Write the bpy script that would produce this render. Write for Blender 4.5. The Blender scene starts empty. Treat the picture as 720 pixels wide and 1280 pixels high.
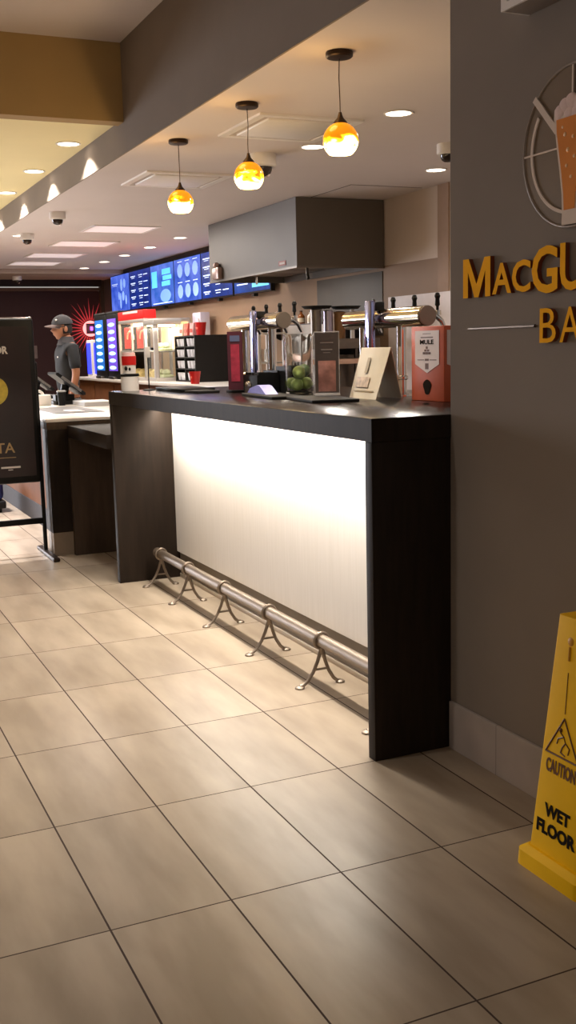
import bpy, bmesh, math, random
from mathutils import Vector, Matrix
random.seed(7)
PI = math.pi
sc = bpy.context.scene
COL = sc.collection
V = Vector

# ------------------------------------------------------------------ materials
MATS = {}
def nodes_of(name):
    m = bpy.data.materials.new(name); m.use_nodes = True
    nt = m.node_tree
    b = nt.nodes['Principled BSDF']
    return m, nt, b
def lin(c):
    return tuple(((x/255.0)/12.92 if x/255.0 <= .04045 else (((x/255.0)+.055)/1.055)**2.4) for x in c)
def mat(name, rgb, rough=.5, metal=0, emit=None, es=0, noise=0, nscale=20, bump=0, bscale=60, stretch=None,
        trans=0, alpha=1, coat=0, spec=.5, ior=1.45):
    """rgb in sRGB 0-255; noise varies the value slightly so no surface is perfectly flat"""
    if name in MATS: return MATS[name]
    m, nt, b = nodes_of(name)
    c = lin(rgb)
    b.inputs['Base Color'].default_value = (*c, 1)
    b.inputs['Roughness'].default_value = rough
    b.inputs['Metallic'].default_value = metal
    b.inputs['Specular IOR Level'].default_value = spec
    b.inputs['IOR'].default_value = ior
    b.inputs['Transmission Weight'].default_value = trans
    b.inputs['Alpha'].default_value = alpha
    b.inputs['Coat Weight'].default_value = coat
    if emit:
        b.inputs['Emission Color'].default_value = (*lin(emit), 1)
        b.inputs['Emission Strength'].default_value = es
    if noise or bump:
        tc = nt.nodes.new('ShaderNodeTexCoord')
        mp = nt.nodes.new('ShaderNodeMapping')
        if stretch: mp.inputs['Scale'].default_value = stretch
        nt.links.new(tc.outputs['Object'], mp.inputs['Vector'])
        if noise:
            n = nt.nodes.new('ShaderNodeTexNoise'); n.inputs['Scale'].default_value = nscale
            n.inputs['Detail'].default_value = 5
            nt.links.new(mp.outputs[0], n.inputs['Vector'])
            r = nt.nodes.new('ShaderNodeValToRGB')
            r.color_ramp.elements[0].position = .3; r.color_ramp.elements[1].position = .7
            r.color_ramp.elements[0].color = (*[x*(1-noise) for x in c], 1)
            r.color_ramp.elements[1].color = (*[min(1, x*(1+noise)) for x in c], 1)
            nt.links.new(n.outputs['Fac'], r.inputs[0]); nt.links.new(r.outputs[0], b.inputs['Base Color'])
        if bump:
            n2 = nt.nodes.new('ShaderNodeTexNoise'); n2.inputs['Scale'].default_value = bscale
            nt.links.new(mp.outputs[0], n2.inputs['Vector'])
            bp = nt.nodes.new('ShaderNodeBump'); bp.inputs['Strength'].default_value = bump
            bp.inputs['Distance'].default_value = .002
            nt.links.new(n2.outputs['Fac'], bp.inputs['Height']); nt.links.new(bp.outputs[0], b.inputs['Normal'])
    MATS[name] = m
    return m
def emis(name, rgb, s):
    if name in MATS: return MATS[name]
    m, nt, b = nodes_of(name)
    b.inputs['Base Color'].default_value = (*lin(rgb), 1)
    b.inputs['Emission Color'].default_value = (*lin(rgb), 1)
    b.inputs['Emission Strength'].default_value = s
    MATS[name] = m
    return m

def math_node(nt, op, a, b=None, c=None):
    n = nt.nodes.new('ShaderNodeMath'); n.operation = op
    for i, v in enumerate((a, b, c)):
        if v is None: continue
        if hasattr(v, 'links'): nt.links.new(v, n.inputs[i])
        else: n.inputs[i].default_value = v
    return n.outputs[0]

def floor_material():
    m, nt, b = nodes_of('floor_tile')
    L = nt.links
    tc = nt.nodes.new('ShaderNodeTexCoord'); sp = nt.nodes.new('ShaderNodeSeparateXYZ')
    L.new(tc.outputs['Object'], sp.inputs[0])
    u = math_node(nt, 'DIVIDE', math_node(nt, 'SUBTRACT', sp.outputs[0], 2.2924-6.1), .61)
    v = math_node(nt, 'DIVIDE', math_node(nt, 'SUBTRACT', sp.outputs[1], -.246-6.1), .305)
    fu, fv = math_node(nt, 'FRACT', u), math_node(nt, 'FRACT', v)
    iu, iv = math_node(nt, 'FLOOR', u), math_node(nt, 'FLOOR', v)
    du = math_node(nt, 'MULTIPLY', math_node(nt, 'MINIMUM', fu, math_node(nt, 'SUBTRACT', 1, fu)), .61)
    dv = math_node(nt, 'MULTIPLY', math_node(nt, 'MINIMUM', fv, math_node(nt, 'SUBTRACT', 1, fv)), .305)
    gu = math_node(nt, 'LESS_THAN', du, .0022); gv = math_node(nt, 'LESS_THAN', dv, .0025)
    g = math_node(nt, 'MAXIMUM', gu, gv)
    cb = nt.nodes.new('ShaderNodeCombineXYZ'); L.new(iu, cb.inputs[0]); L.new(iv, cb.inputs[1])
    wn = nt.nodes.new('ShaderNodeTexWhiteNoise'); wn.noise_dimensions = '2D'; L.new(cb.outputs[0], wn.inputs['Vector'])
    # per tile shifted cloudy veins, drawn out along a slanted direction
    off = nt.nodes.new('ShaderNodeVectorMath'); off.operation = 'MULTIPLY_ADD'
    L.new(wn.outputs['Color'], off.inputs[0]); off.inputs[1].default_value = (9, 9, 9); L.new(tc.outputs['Object'], off.inputs[2])
    mp = nt.nodes.new('ShaderNodeMapping'); mp.inputs['Rotation'].default_value = (0, 0, .25); mp.inputs['Scale'].default_value = (1.6, 6.5, 1)
    L.new(off.outputs[0], mp.inputs[0])
    n1 = nt.nodes.new('ShaderNodeTexNoise'); n1.inputs['Scale'].default_value = 1.3; n1.inputs['Detail'].default_value = 4; n1.inputs['Roughness'].default_value = .5
    L.new(mp.outputs[0], n1.inputs['Vector'])
    r1 = nt.nodes.new('ShaderNodeValToRGB')
    e = r1.color_ramp.elements
    e[0].position = .3; e[0].color = (*lin((138, 122, 103)), 1)
    e[1].position = .68; e[1].color = (*lin((168, 152, 132)), 1)
    L.new(n1.outputs['Fac'], r1.inputs[0])
    hv = nt.nodes.new('ShaderNodeHueSaturation')
    val = math_node(nt, 'MULTIPLY_ADD', wn.outputs['Value'], .14, .93)
    L.new(val, hv.inputs['Value']); L.new(r1.outputs[0], hv.inputs['Color'])
    n3 = nt.nodes.new('ShaderNodeTexNoise'); n3.inputs['Scale'].default_value = 5; L.new(tc.outputs['Object'], n3.inputs['Vector'])
    mx = nt.nodes.new('ShaderNodeMixRGB'); L.new(g, mx.inputs[0]); L.new(hv.outputs[0], mx.inputs[1]); mx.inputs[2].default_value = (*lin((58, 38, 24)), 1)
    L.new(mx.outputs[0], b.inputs['Base Color'])
    rr = math_node(nt, 'MULTIPLY_ADD', n3.outputs['Fac'], .06, .31)
    rr = math_node(nt, 'MAXIMUM', rr, math_node(nt, 'MULTIPLY', g, .9))
    L.new(rr, b.inputs['Roughness'])
    bp = nt.nodes.new('ShaderNodeBump'); bp.inputs['Strength'].default_value = .6; bp.inputs['Distance'].default_value = .002
    L.new(math_node(nt, 'SUBTRACT', 1, g), bp.inputs['Height']); L.new(bp.outputs[0], b.inputs['Normal'])
    return m

def tile_joint_material(name, rgb, joint, step, x0):
    m, nt, b = nodes_of(name); L = nt.links
    tc = nt.nodes.new('ShaderNodeTexCoord'); sp = nt.nodes.new('ShaderNodeSeparateXYZ'); L.new(tc.outputs['Object'], sp.inputs[0])
    f = math_node(nt, 'FRACT', math_node(nt, 'DIVIDE', math_node(nt, 'SUBTRACT', sp.outputs[0], x0-20*step), step))
    g = math_node(nt, 'LESS_THAN', f, .0045/step)
    n = nt.nodes.new('ShaderNodeTexNoise'); n.inputs['Scale'].default_value = 6; L.new(tc.outputs['Object'], n.inputs['Vector'])
    r = nt.nodes.new('ShaderNodeValToRGB'); c = lin(rgb)
    r.color_ramp.elements[0].position = .3; r.color_ramp.elements[1].position = .7
    r.color_ramp.elements[0].color = (*[x*.88 for x in c], 1); r.color_ramp.elements[1].color = (*[x*1.1 for x in c], 1)
    L.new(n.outputs['Fac'], r.inputs[0])
    mx = nt.nodes.new('ShaderNodeMixRGB'); L.new(g, mx.inputs[0]); L.new(r.outputs[0], mx.inputs[1]); mx.inputs[2].default_value = (*lin(joint), 1)
    L.new(mx.outputs[0], b.inputs['Base Color']); b.inputs['Roughness'].default_value = .45
    return m

def panel_material():
    """white translucent-looking panel with a very fine upright weave"""
    m, nt, b = nodes_of('linen_panel'); L = nt.links
    tc = nt.nodes.new('ShaderNodeTexCoord')
    mp = nt.nodes.new('ShaderNodeMapping'); mp.inputs['Scale'].default_value = (70, 1, 3)
    L.new(tc.outputs['Object'], mp.inputs[0])
    n = nt.nodes.new('ShaderNodeTexNoise'); n.inputs['Scale'].default_value = 1; n.inputs['Detail'].default_value = 3
    L.new(mp.outputs[0], n.inputs['Vector'])
    r = nt.nodes.new('ShaderNodeValToRGB')
    r.color_ramp.elements[0].position = .3; r.color_ramp.elements[1].position = .7
    r.color_ramp.elements[0].color = (*lin((226, 220, 212)), 1); r.color_ramp.elements[1].color = (*lin((232, 226, 219)), 1)
    L.new(n.outputs['Fac'], r.inputs[0]); L.new(r.outputs[0], b.inputs['Base Color'])
    b.inputs['Roughness'].default_value = .6
    return m

def globe_material():
    """amber art glass, lit: lamplight through the paler swirls is put into the emission"""
    m, nt, b = nodes_of('amber_glass'); L = nt.links
    tc = nt.nodes.new('ShaderNodeTexCoord')
    mp = nt.nodes.new('ShaderNodeMapping'); mp.inputs['Rotation'].default_value = (.5, .3, 0); mp.inputs['Scale'].default_value = (7, 7, 17)
    L.new(tc.outputs['Object'], mp.inputs[0])
    n = nt.nodes.new('ShaderNodeTexNoise'); n.inputs['Scale'].default_value = 1; n.inputs['Detail'].default_value = 3; n.inputs['Distortion'].default_value = 1.2
    L.new(mp.outputs[0], n.inputs['Vector'])
    sp = nt.nodes.new('ShaderNodeSeparateXYZ'); L.new(tc.outputs['Object'], sp.inputs[0])
    # emission rises towards the bottom rim, imitating the bulb's light inside
    h = math_node(nt, 'MULTIPLY', math_node(nt, 'ADD', sp.outputs[2], .352), -6.5)
    f = math_node(nt, 'ADD', n.outputs['Fac'], h)
    r = nt.nodes.new('ShaderNodeValToRGB'); e = r.color_ramp.elements
    e[0].position = .34; e[0].color = (*lin((226, 138, 12)), 1)
    e[1].position = .60; e[1].color = (*lin((255, 228, 150)), 1)
    x = r.color_ramp.elements.new(.48); x.color = (*lin((250, 176, 28)), 1)
    L.new(f, r.inputs[0]); L.new(r.outputs[0], b.inputs['Emission Color']); L.new(r.outputs[0], b.inputs['Base Color'])
    r2 = nt.nodes.new('ShaderNodeValToRGB'); e = r2.color_ramp.elements
    e[0].position = .36; e[0].color = (.09, .09, .09, 1); e[1].position = .62; e[1].color = (1, 1, 1, 1)
    L.new(f, r2.inputs[0])
    L.new(math_node(nt, 'MULTIPLY', r2.outputs[0], 10.0), b.inputs['Emission Strength'])
    b.inputs['Roughness'].default_value = .12
    return m

def burst_material():
    """burgundy end wall with a painted/printed sunburst of red rays round the lit clock-like box"""
    m, nt, b = nodes_of('burgundy_wall'); L = nt.links
    b.inputs['Base Color'].default_value = (*lin((48, 10, 12)), 1); b.inputs['Roughness'].default_value = .7
    return m

TAUPE = mat('taupe_paint', (138, 127, 117), .95, spec=.12, noise=.04, nscale=3, bump=.15, bscale=180)
CEILW = mat('white_ceiling', (216, 206, 202), .85, noise=.02, nscale=2)
CEILY = mat('cream_ceiling', (244, 230, 176), .85, noise=.02, nscale=2)
BROWNW = mat('ochre_wall', (172, 142, 92), .8, noise=.04, nscale=3)
TANW = mat('tan_wall', (150, 124, 102), .7, noise=.04, nscale=3)
WHITEW = mat('white_wall', (206, 190, 176), .7, noise=.03, nscale=3)
GREYW = mat('dark_grey_paint', (72, 64, 58), .75, noise=.04, nscale=3)
BURG = burst_material()
WOOD = mat('espresso_wood', (37, 28, 21), .6, spec=.2, noise=.22, nscale=5, stretch=(9, 9, 1), bump=.1)
WOODT = mat('espresso_top', (26, 20, 17), .2, spec=.25, noise=.15, nscale=6, stretch=(1, 8, 8))
WOOD2 = mat('dark_brown_laminate', (66, 52, 40), .6, spec=.3, noise=.18, nscale=5, stretch=(8, 8, 1))
BROWNL = mat('brown_laminate', (108, 68, 42), .7, spec=.2, noise=.12, nscale=6)
STEEL = mat('stainless', (118, 110, 102), .36, 1, noise=.05, nscale=8, stretch=(1, 1, 12))
HOODM = mat('hood_steel', (98, 90, 82), .5, .05, noise=.04, nscale=3)
CHROME = mat('chrome', (215, 212, 210), .07, 1, noise=.01)
PIPE = mat('brushed_pipe', (140, 127, 114), .5, 1, noise=.06, nscale=40, stretch=(1, 8, 8))
BLACKP = mat('black_plastic', (18, 17, 17), .45, spec=.25, noise=.1)
BLACKM = mat('black_matte', (24, 21, 20), .7, noise=.1)
DARKMET = mat('bronze_metal', (48, 34, 26), .4, .6, noise=.06)
WHITEP = mat('white_plastic', (232, 226, 220), .35, noise=.02)
WHITETOP = mat('white_quartz', (228, 222, 216), .22, noise=.03, nscale=12)
GREYP = mat('grey_plastic', (96, 92, 90), .5, noise=.05)
REDP = mat('red_plastic', (200, 30, 28), .35, noise=.05)
YEL = mat('yellow_plastic', (238, 184, 0), .5, spec=.25, noise=.04, nscale=9)
PRINT = mat('black_print', (30, 22, 14), .9, spec=.1, noise=.05)
BROWNP = mat('brown_print', (96, 52, 14), .5, noise=.05)
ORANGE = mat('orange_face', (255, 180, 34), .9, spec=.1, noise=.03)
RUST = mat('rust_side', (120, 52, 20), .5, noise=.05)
DOWNL = emis('lamp_white', (255, 238, 214), 9)
WARMW = emis('panel_glow', (232, 214, 210), .62)
GLASS = mat('clear_glass', (245, 245, 242), .03, trans=1, ior=1.42)
PANE = mat('case_glass', (230, 235, 230), .04, alpha=.07, spec=.4)
SKIN = mat('brown_skin', (158, 106, 78), .5, noise=.06, nscale=12)
SHIRT = mat('charcoal_shirt', (34, 35, 39), .8, noise=.1, nscale=30)
PANTS = mat('black_trousers', (22, 22, 24), .8, noise=.1, nscale=30)
CAPM = mat('grey_cap', (52, 51, 54), .8, noise=.1, nscale=40)
HAIRM = mat('dark_hair', (20, 15, 12), .7, noise=.2, nscale=80)

# ------------------------------------------------------------------ builders
class MB:
    def __init__(s): s.bm = bmesh.new()
    def box(s, x0, x1, y0, y1, z0, z1, bev=0, seg=2):
        bm = bmesh.new()
        bmesh.ops.create_cube(bm, size=1)
        for v in bm.verts:
            v.co = V(((x0+x1)/2+v.co.x*abs(x1-x0), (y0+y1)/2+v.co.y*abs(y1-y0), (z0+z1)/2+v.co.z*abs(z1-z0)))
        if bev:
            bmesh.ops.bevel(bm, geom=bm.edges[:], offset=bev, segments=seg, affect='EDGES', profile=.5)
        return s.merge(bm)
    def merge(s, bm, M=None):
        if M is not None: bm.transform(M)
        me = bpy.data.meshes.new('t'); bm.to_mesh(me); bm.free()
        s.bm.from_mesh(me); bpy.data.meshes.remove(me)
        return s
    def obox(s, c, size, M, bev=0):
        """box of full sizes centred at c in a frame M (Matrix 4x4)"""
        bm = bmesh.new(); bmesh.ops.create_cube(bm, size=1)
        for v in bm.verts: v.co = V((c[0]+v.co.x*size[0], c[1]+v.co.y*size[1], c[2]+v.co.z*size[2]))
        if bev: bmesh.ops.bevel(bm, geom=bm.edges[:], offset=bev, segments=2, affect='EDGES')
        return s.merge(bm, M)
    def cone(s, p0, p1, r0, r1, seg=24, bev=0):
        p0, p1 = V(p0), V(p1); d = p1-p0
        bm = bmesh.new()
        bmesh.ops.create_cone(bm, cap_ends=True, segments=seg, radius1=r0, radius2=r1, depth=d.length)
        q = V((0, 0, 1)).rotation_difference(d.normalized()).to_matrix().to_4x4()
        if bev:
            es = [e for e in bm.edges if len(e.link_faces) == 2 and any(len(f.verts) > 4 for f in e.link_faces)]
            bmesh.ops.bevel(bm, geom=es, offset=bev, segments=2, affect='EDGES')
        return s.merge(bm, Matrix.Translation((p0+p1)/2) @ q)
    def lathe(s, prof, c=(0, 0, 0), seg=32, axis=None):
        bm = bmesh.new(); rings = []
        for r, z in prof:
            if r < 1e-6: rings.append([bm.verts.new((0, 0, z))])
            else: rings.append([bm.verts.new((r*math.cos(2*PI*i/seg), r*math.sin(2*PI*i/seg), z)) for i in range(seg)])
        for a, b in zip(rings, rings[1:]):
            for i in range(seg):
                j = (i+1) % seg
                if len(a) == 1 and len(b) == 1: continue
                if len(a) == 1: bm.faces.new((a[0], b[j], b[i]))
                elif len(b) == 1: bm.faces.new((a[i], a[j], b[0]))
                else: bm.faces.new((a[i], a[j], b[j], b[i]))
        bmesh.ops.recalc_face_normals(bm, faces=bm.faces[:])
        M = Matrix.Translation(c)
        if axis is not None: M = M @ V((0, 0, 1)).rotation_difference(V(axis).normalized()).to_matrix().to_4x4()
        return s.merge(bm, M)
    def tube(s, pts, r, seg=12, closed=False):
        pts = [V(p) for p in pts]; n = len(pts)
        rs = r if isinstance(r, (list, tuple)) else [r]*n
        bm = bmesh.new(); rings = []
        up = V((0, 0, 1)); prev = None
        for i, p in enumerate(pts):
            if closed: t = (pts[(i+1) % n]-pts[i-1]).normalized()
            else: t = (pts[min(i+1, n-1)]-pts[max(i-1, 0)]).normalized()
            if prev is None:
                a = t.cross(up)
                if a.length < .1: a = t.cross(V((1, 0, 0)))
            else: a = prev-t*prev.dot(t)
            a.normalize(); prev = a; b = t.cross(a)
            rings.append([bm.verts.new(p+(a*math.cos(2*PI*k/seg)+b*math.sin(2*PI*k/seg))*rs[i]) for k in range(seg)])
        m = n if closed else n-1
        for i in range(m):
            A, B = rings[i], rings[(i+1) % n]
            for k in range(seg):
                bm.faces.new((A[k], A[(k+1) % seg], B[(k+1) % seg], B[k]))
        if not closed:
            bm.faces.new(rings[0][::-1]); bm.faces.new(rings[-1])
        bmesh.ops.recalc_face_normals(bm, faces=bm.faces[:])
        return s.merge(bm)
    def prism(s, pts, vec):
        """polygon pts (3D) pushed along vec"""
        bm = bmesh.new(); vec = V(vec)
        a = [bm.verts.new(V(p)) for p in pts]; b = [bm.verts.new(V(p)+vec) for p in pts]
        bm.faces.new(a); bm.faces.new(b[::-1])
        for i in range(len(a)):
            j = (i+1) % len(a); bm.faces.new((a[i], b[i], b[j], a[j]))
        bmesh.ops.recalc_face_normals(bm, faces=bm.faces[:])
        return s.merge(bm)
    def ball(s, c, r, sc_=(1, 1, 1), seg=20):
        bm = bmesh.new(); bmesh.ops.create_uvsphere(bm, u_segments=seg, v_segments=seg//2, radius=r)
        return s.merge(bm, Matrix.Translation(c) @ Matrix.Diagonal((*sc_, 1)))
    def shift(s, v):
        bmesh.ops.translate(s.bm, verts=s.bm.verts[:], vec=V(v)); return s
    def build(s, name, m, parent=None, smooth=True, angle=35):
        me = bpy.data.meshes.new(name); s.bm.to_mesh(me); s.bm.free()
        me.materials.append(m)
        if smooth:
            me.polygons.foreach_set('use_smooth', [True]*len(me.polygons))
            me.set_sharp_from_angle(angle=math.radians(angle))
        o = bpy.data.objects.new(name, me); COL.objects.link(o)
        if parent: o.parent = parent
        return o
def thing(name, label, cat, loc=(0, 0, 0), rz=0, group=None):
    o = bpy.data.objects.new(name, None); COL.objects.link(o)
    o.empty_display_size = .05
    o.location = loc; o.rotation_euler = (0, 0, rz)
    return tag(o, label, cat, group)
def tag(o, label, cat, group=None, loc=None):
    o['label'] = label; o['category'] = cat
    if group: o['group'] = group
    if loc is not None: o.location = loc
    return o
def struct(name, mb, m, smooth=False):
    o = mb.build(name, m, None, smooth); o['kind'] = 'structure'; return o
def B(*a, **k): return MB().box(*a, **k)
def copy_tree(o, parent=None):
    c = o.copy(); COL.objects.link(c)
    if parent: c.parent = parent
    for ch in [x for x in o.children]: copy_tree(ch, c)
    return c
def rect_ring(x0, x1, y0, y1, z0, z1, w):
    return MB().box(x0, x1, y0, y0+w, z0, z1).box(x0, x1, y1-w, y1, z0, z1).box(x0, x0+w, y0+w, y1-w, z0, z1).box(x1-w, x1, y0+w, y1-w, z0, z1)

def text_mesh(s, name, m, parent, origin, right, up, height=None, width=None, depth=.001, bold=.02, space=1.0, align='LEFT', side=None):
    """lettering standing proud of a surface: cap height and overall width in metres"""
    cu = bpy.data.curves.new('tx', 'FONT'); cu.body = s; cu.size = 1; cu.offset = bold; cu.extrude = .5
    cu.space_character = space; cu.resolution_u = 3
    to = bpy.data.objects.new('tx', cu); COL.objects.link(to)
    dg = bpy.context.evaluated_depsgraph_get(); dg.update()
    me = bpy.data.meshes.new_from_object(to.evaluated_get(dg))
    bpy.data.objects.remove(to); bpy.data.curves.remove(cu)
    xs = [v.co.x for v in me.vertices]; ys = [v.co.y for v in me.vertices]
    x0, x1, y0, y1 = min(xs), max(xs), min(ys), max(ys)
    sy = height/(y1-y0); sx = sy if width is None else width/(x1-x0)
    R, U = V(right).normalized(), V(up).normalized(); N = R.cross(U)
    ox = {'LEFT': x0, 'RIGHT': x1, 'CENTER': (x0+x1)/2}[align]
    for v in me.vertices:
        c = v.co.copy()
        v.co = V(origin)+R*((c.x-ox)*sx)+U*((c.y-y0)*sy)+N*((c.z+.5)*depth)
    me.materials.clear(); me.materials.append(m)
    if side:
        me.materials.append(side)
        for p in me.polygons:
            p.material_index = 0 if abs(p.normal.dot(N)) > .7 else 1
    o = bpy.data.objects.new(name, me); COL.objects.link(o)
    if parent: o.parent = parent
    return o
def light(name, kind, loc, energy, color, **k):
    l = bpy.data.lights.new(name, kind); l.energy = energy; l.color = color
    for a, v in k.items():
        if a not in ('rot', 'target'): setattr(l, a, v)
    o = bpy.data.objects.new(name, l); COL.objects.link(o); o.location = loc
    if 'target' in k: o.rotation_euler = (V(k['target'])-V(loc)).to_track_quat('-Z', 'Y').to_euler()
    elif 'rot' in k: o.rotation_euler = k['rot']
    return o
WARM = (1, .92, .83); WARM2 = (1, .91, .81); NEUT = (1, .92, .84)

# ================================================================== SETTING
ZC = 2.523     # ceiling over the bar
ZY = 2.72      # cream ceiling over the queue
ZM = 3.15      # high ceiling nearest the camera
XN, XF = -2.2, 17.0
fl = struct('floor', B(XN, XF+.2, -4.7, 4.2, -.1, 0), floor_material())
struct('wall_right', B(XN, 2.893, -2.14, -1.89, 0, ZM), TAUPE)
struct('wall_right_upper', B(2.893, 17, -1.90, -1.89, ZC, ZM), TAUPE)
struct('ceiling_bar', B(2.0, 15.45, -4.5, -1.90, ZC, ZC+.1), CEILW)
struct('ceiling_high', B(XN, 6.43, -1.89, 4.1, ZM, ZM+.1), CEILW)
struct('ceiling_queue', B(6.55, XF, -1.89, 4.1, ZY, ZY+.1), CEILY)
struct('wall_bulkhead', B(6.43, 6.55, -1.89, 4.1, ZY-.02, ZM), BROWNW)
struct('baseboard_right', B(XN, 2.888, -1.89, -1.879, 0, .163, bev=.002), tile_joint_material('base_tile', (178, 166, 158), (150, 140, 132), .61, 2.62))
struct('wall_back', B(7.05, 16.25, -4.6, -4.5, 1.99, ZC), WHITEW)
struct('wall_back_lower', B(7.05, 16.25, -4.6, -4.496, 0, 1.99), TANW)
struct('wall_back_far', B(16.25, XF, -4.6, -4.5, 0, ZC), GREYW)
struct('trim_1', B(6.90, 7.05, -4.6, -4.49, 0, ZC), mat('brown_post', (158, 130, 108), .7, noise=.04))
struct('wall_back_near', B(1.9, 6.90, -4.6, -4.5, 0, ZC), WHITEW)
struct('trim_2', B(10.0, 16.25, -4.5, -4.43, 2.468, ZC), GREYW)
struct('wall_end', B(XF, XF+.1, -4.5, 4.1, 0, 2.3), BURG)
struct('wall_end_right', B(XF-.16, XF-.06, -4.5, -4.44, 0, 2.46), mat('brown_edge_post', (70, 50, 38), .6, noise=.05))
struct('ceiling_end', B(15.45, XF+.1, -4.5, -1.90, 2.46, ZC+.1), mat('dusky_ceiling', (176, 156, 142), .8, noise=.03))
struct('trim_3', B(16.75, 16.85, -4.44, 4.1, 2.36, 2.46), mat('dark_header', (38, 22, 18), .7, noise=.05))
struct('trim_4', B(16.88, XF, -4.44, 4.1, 2.30, 2.345), mat('valance', (98, 70, 54), .7, noise=.05))
struct('trim_5', B(5.2, 7.8, -4.5, -4.485, .9, 1.73), mat('white_board', (226, 214, 210), .5, noise=.03))
struct('wall_left', B(XN, XF, 4.1, 4.2, 0, ZM+.1), mat('warm_side_wall', (150, 128, 104), .8, noise=.03))

# ================================================================== BAR COUNTER
bar = thing('bar_counter', 'long espresso bar counter with a glowing white front panel below its dark top', 'bar counter', (4.44, -1.9, 0))
def W(mb, root): return mb.shift(-V(root.location))
YF, YB = -1.600, -1.895
W(B(2.893, 5.995, -2.75, YF, 1.045, 1.12, bev=.003), bar).build('countertop', WOODT, bar, True)
W(MB().box(2.893, 5.995, YF, YF+.002, 1.046, 1.118).box(2.891, 2.893, YB, YF+.002, 1.046, 1.118), bar).build('fascia', WOOD, bar, False)
W(B(2.893, 2.938, YB, YF+.001, 0, 1.045, bev=.002), bar).build('end_panel', WOOD, bar)
W(B(5.945, 5.994, -2.02, YF+.001, 0, 1.045, bev=.002), bar).build('end_panel', WOOD, bar)
W(B(2.938, 5.945, -1.975, -1.955, .158, 1.045), bar).build('front_panel', panel_material(), bar)
W(B(2.938, 5.945, -2.06, -1.985, 0.0, 1.03), bar).build('cabinet_body', WOOD2, bar)
kp = W(B(2.938, 5.945, -1.985, -1.972, .026, .158), bar).build('kick_panel', mat('kick_grey', (124, 112, 98), .6, noise=.05), bar)
W(B(2.938, 5.945, -1.985, -1.966, 0, .024, bev=.002), bar).build('floor_trim', mat('trim_light', (176, 160, 140), .4, noise=.05), bar)
W(B(2.96, 5.93, -1.90, -1.872, 1.031, 1.045), bar).build('light_strip', emis('led', (255, 238, 210), 14), bar)
light('bar_strip_lamp', 'AREA', (4.445, -1.865, 1.028), 30, (1, .93, .84), shape='RECTANGLE', size=2.96, size_y=.03,
      target=(4.445, -1.94, .5), spread=2.6)

# foot rail -------------------------------------------------------
rail = thing('foot_rail', 'long brushed metal foot rail on curved legs along the bar front', 'foot rail', (4.4, -1.80, 0))
RZ = .185
W(MB().tube([(5.83, -1.80, RZ), (2.945, -1.80, RZ)], .026, 24), rail).build('rail_pipe', PIPE, rail)
W(MB().cone((5.815, -1.80, RZ), (5.852, -1.80, RZ), .029, .026, 24, .004), rail).build('end_cap', PIPE, rail)
for x in (5.77, 5.30, 4.765, 4.215, 3.69, 3.135):
    mb = MB()
    mb.tube([(x, -1.80+.031*math.cos(t), RZ+.031*math.sin(t)) for t in [2*PI*i/24 for i in range(24)]], .007, 8, True)
    mb.cone((x, -1.80, RZ-.029), (x, -1.80, RZ-.056), .013, .011, 12)
    for s, yy in ((1, -1.712), (-1, -1.868)):
        w = yy+1.80
        pts = [(x, -1.80+s*.006, RZ-.045), (x, -1.80+w*.22, .10), (x, -1.80+w*.45, .058), (x, -1.80+w*.75, .024), (x, -1.80+w*.98, .010), (x, yy+s*.012, .008)]
        mb.tube(pts, [.008, .0075, .0075, .0075, .008, .008], 8)
        mb.lathe([(0, .012), (.012, .011), (.019, .006), (.020, 0), (0, 0)], (x, yy+s*.012, 0), 16)
    mb.tube([(x, -1.80+.088*.40, .068), (x, -1.80-.068*.40, .068)], .005, 8)
    W(mb, rail).build('rail_bracket', PIPE, rail)

# low counter beyond the bar -----------------------------------------
low = thing('low_counter', 'low dark wood counter tucked between the bar and the white-topped counter', 'counter', (6.46, -1.75, 0))
W(B(6.0, 6.99, -2.2, -1.572, .787, .87, bev=.003), low).build('countertop', WOOD, low)
W(B(6.945, 6.99, -2.15, -1.575, 0, .787, bev=.002), low).build('end_panel', WOOD2, low)

# ================================================================== SERVICE COUNTER
svc = thing('service_counter', 'white-topped dark order counter holding the tilted register screens', 'counter', (9.75, -1.85, 0))
W(B(6.995, 12.6, -2.30, -1.437, .893, .915, bev=.004), svc).build('countertop', WHITETOP, svc)
W(B(7.0, 12.6, -2.30, -1.440, .845, .893, bev=.002), svc).build('fascia', WOOD2, svc)
W(B(7.002, 7.16, -2.28, -1.442, .155, .845), svc).build('end_panel', WOOD, svc)
W(B(7.16, 12.55, -2.28, -1.64, .155, .845), svc).build('front_panel', BROWNL, svc)
W(B(7.004, 7.165, -2.28, -1.444, 0, .155), svc).build('end_base', mat('base_beige', (132, 114, 94), .5, noise=.05), svc)
W(B(7.165, 12.55, -2.28, -1.632, 0, .155), svc).build('front_base', mat('base_slate', (66, 64, 66), .7, spec=.2, noise=.05), svc)

# things on it
def flat_item(name, label, cat, m, x, y, z, lx, ly, h, rz=0, bev=.002, group=None):
    o = B(-lx/2, lx/2, -ly/2, ly/2, 0, h, bev=bev).build(name, m)
    tag(o, label, cat, group, (x, y, z)); o.rotation_euler.z = rz
    return o
ZS = .9155
flat_item('counter_mat', 'dark grey rectangular mat on the white counter below the register', 'mat', GREYP, 8.0, -1.80, ZS, .9, .36, .004)
flat_item('paper_card', 'small white paper card lying on the dark grey mat', 'card', mat('white_paper', (240, 226, 224), .6, noise=.03), 7.75, -1.80, ZS+.0055, .22, .11, .003)
def paper_stack():
    t = thing('paper_stack', 'stack of pale paper tray liners beside the register', 'paper', (8.55, -2.16, ZS))
    for k in range(6): B(-.2, .2, -.13+.004*(k % 3), .13+.004*(k % 2), .006*k, .006*k+.005, bev=.001).build('sheet', mat('pale_paper', (206, 204, 204), .6, noise=.03), t)
paper_stack()
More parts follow.
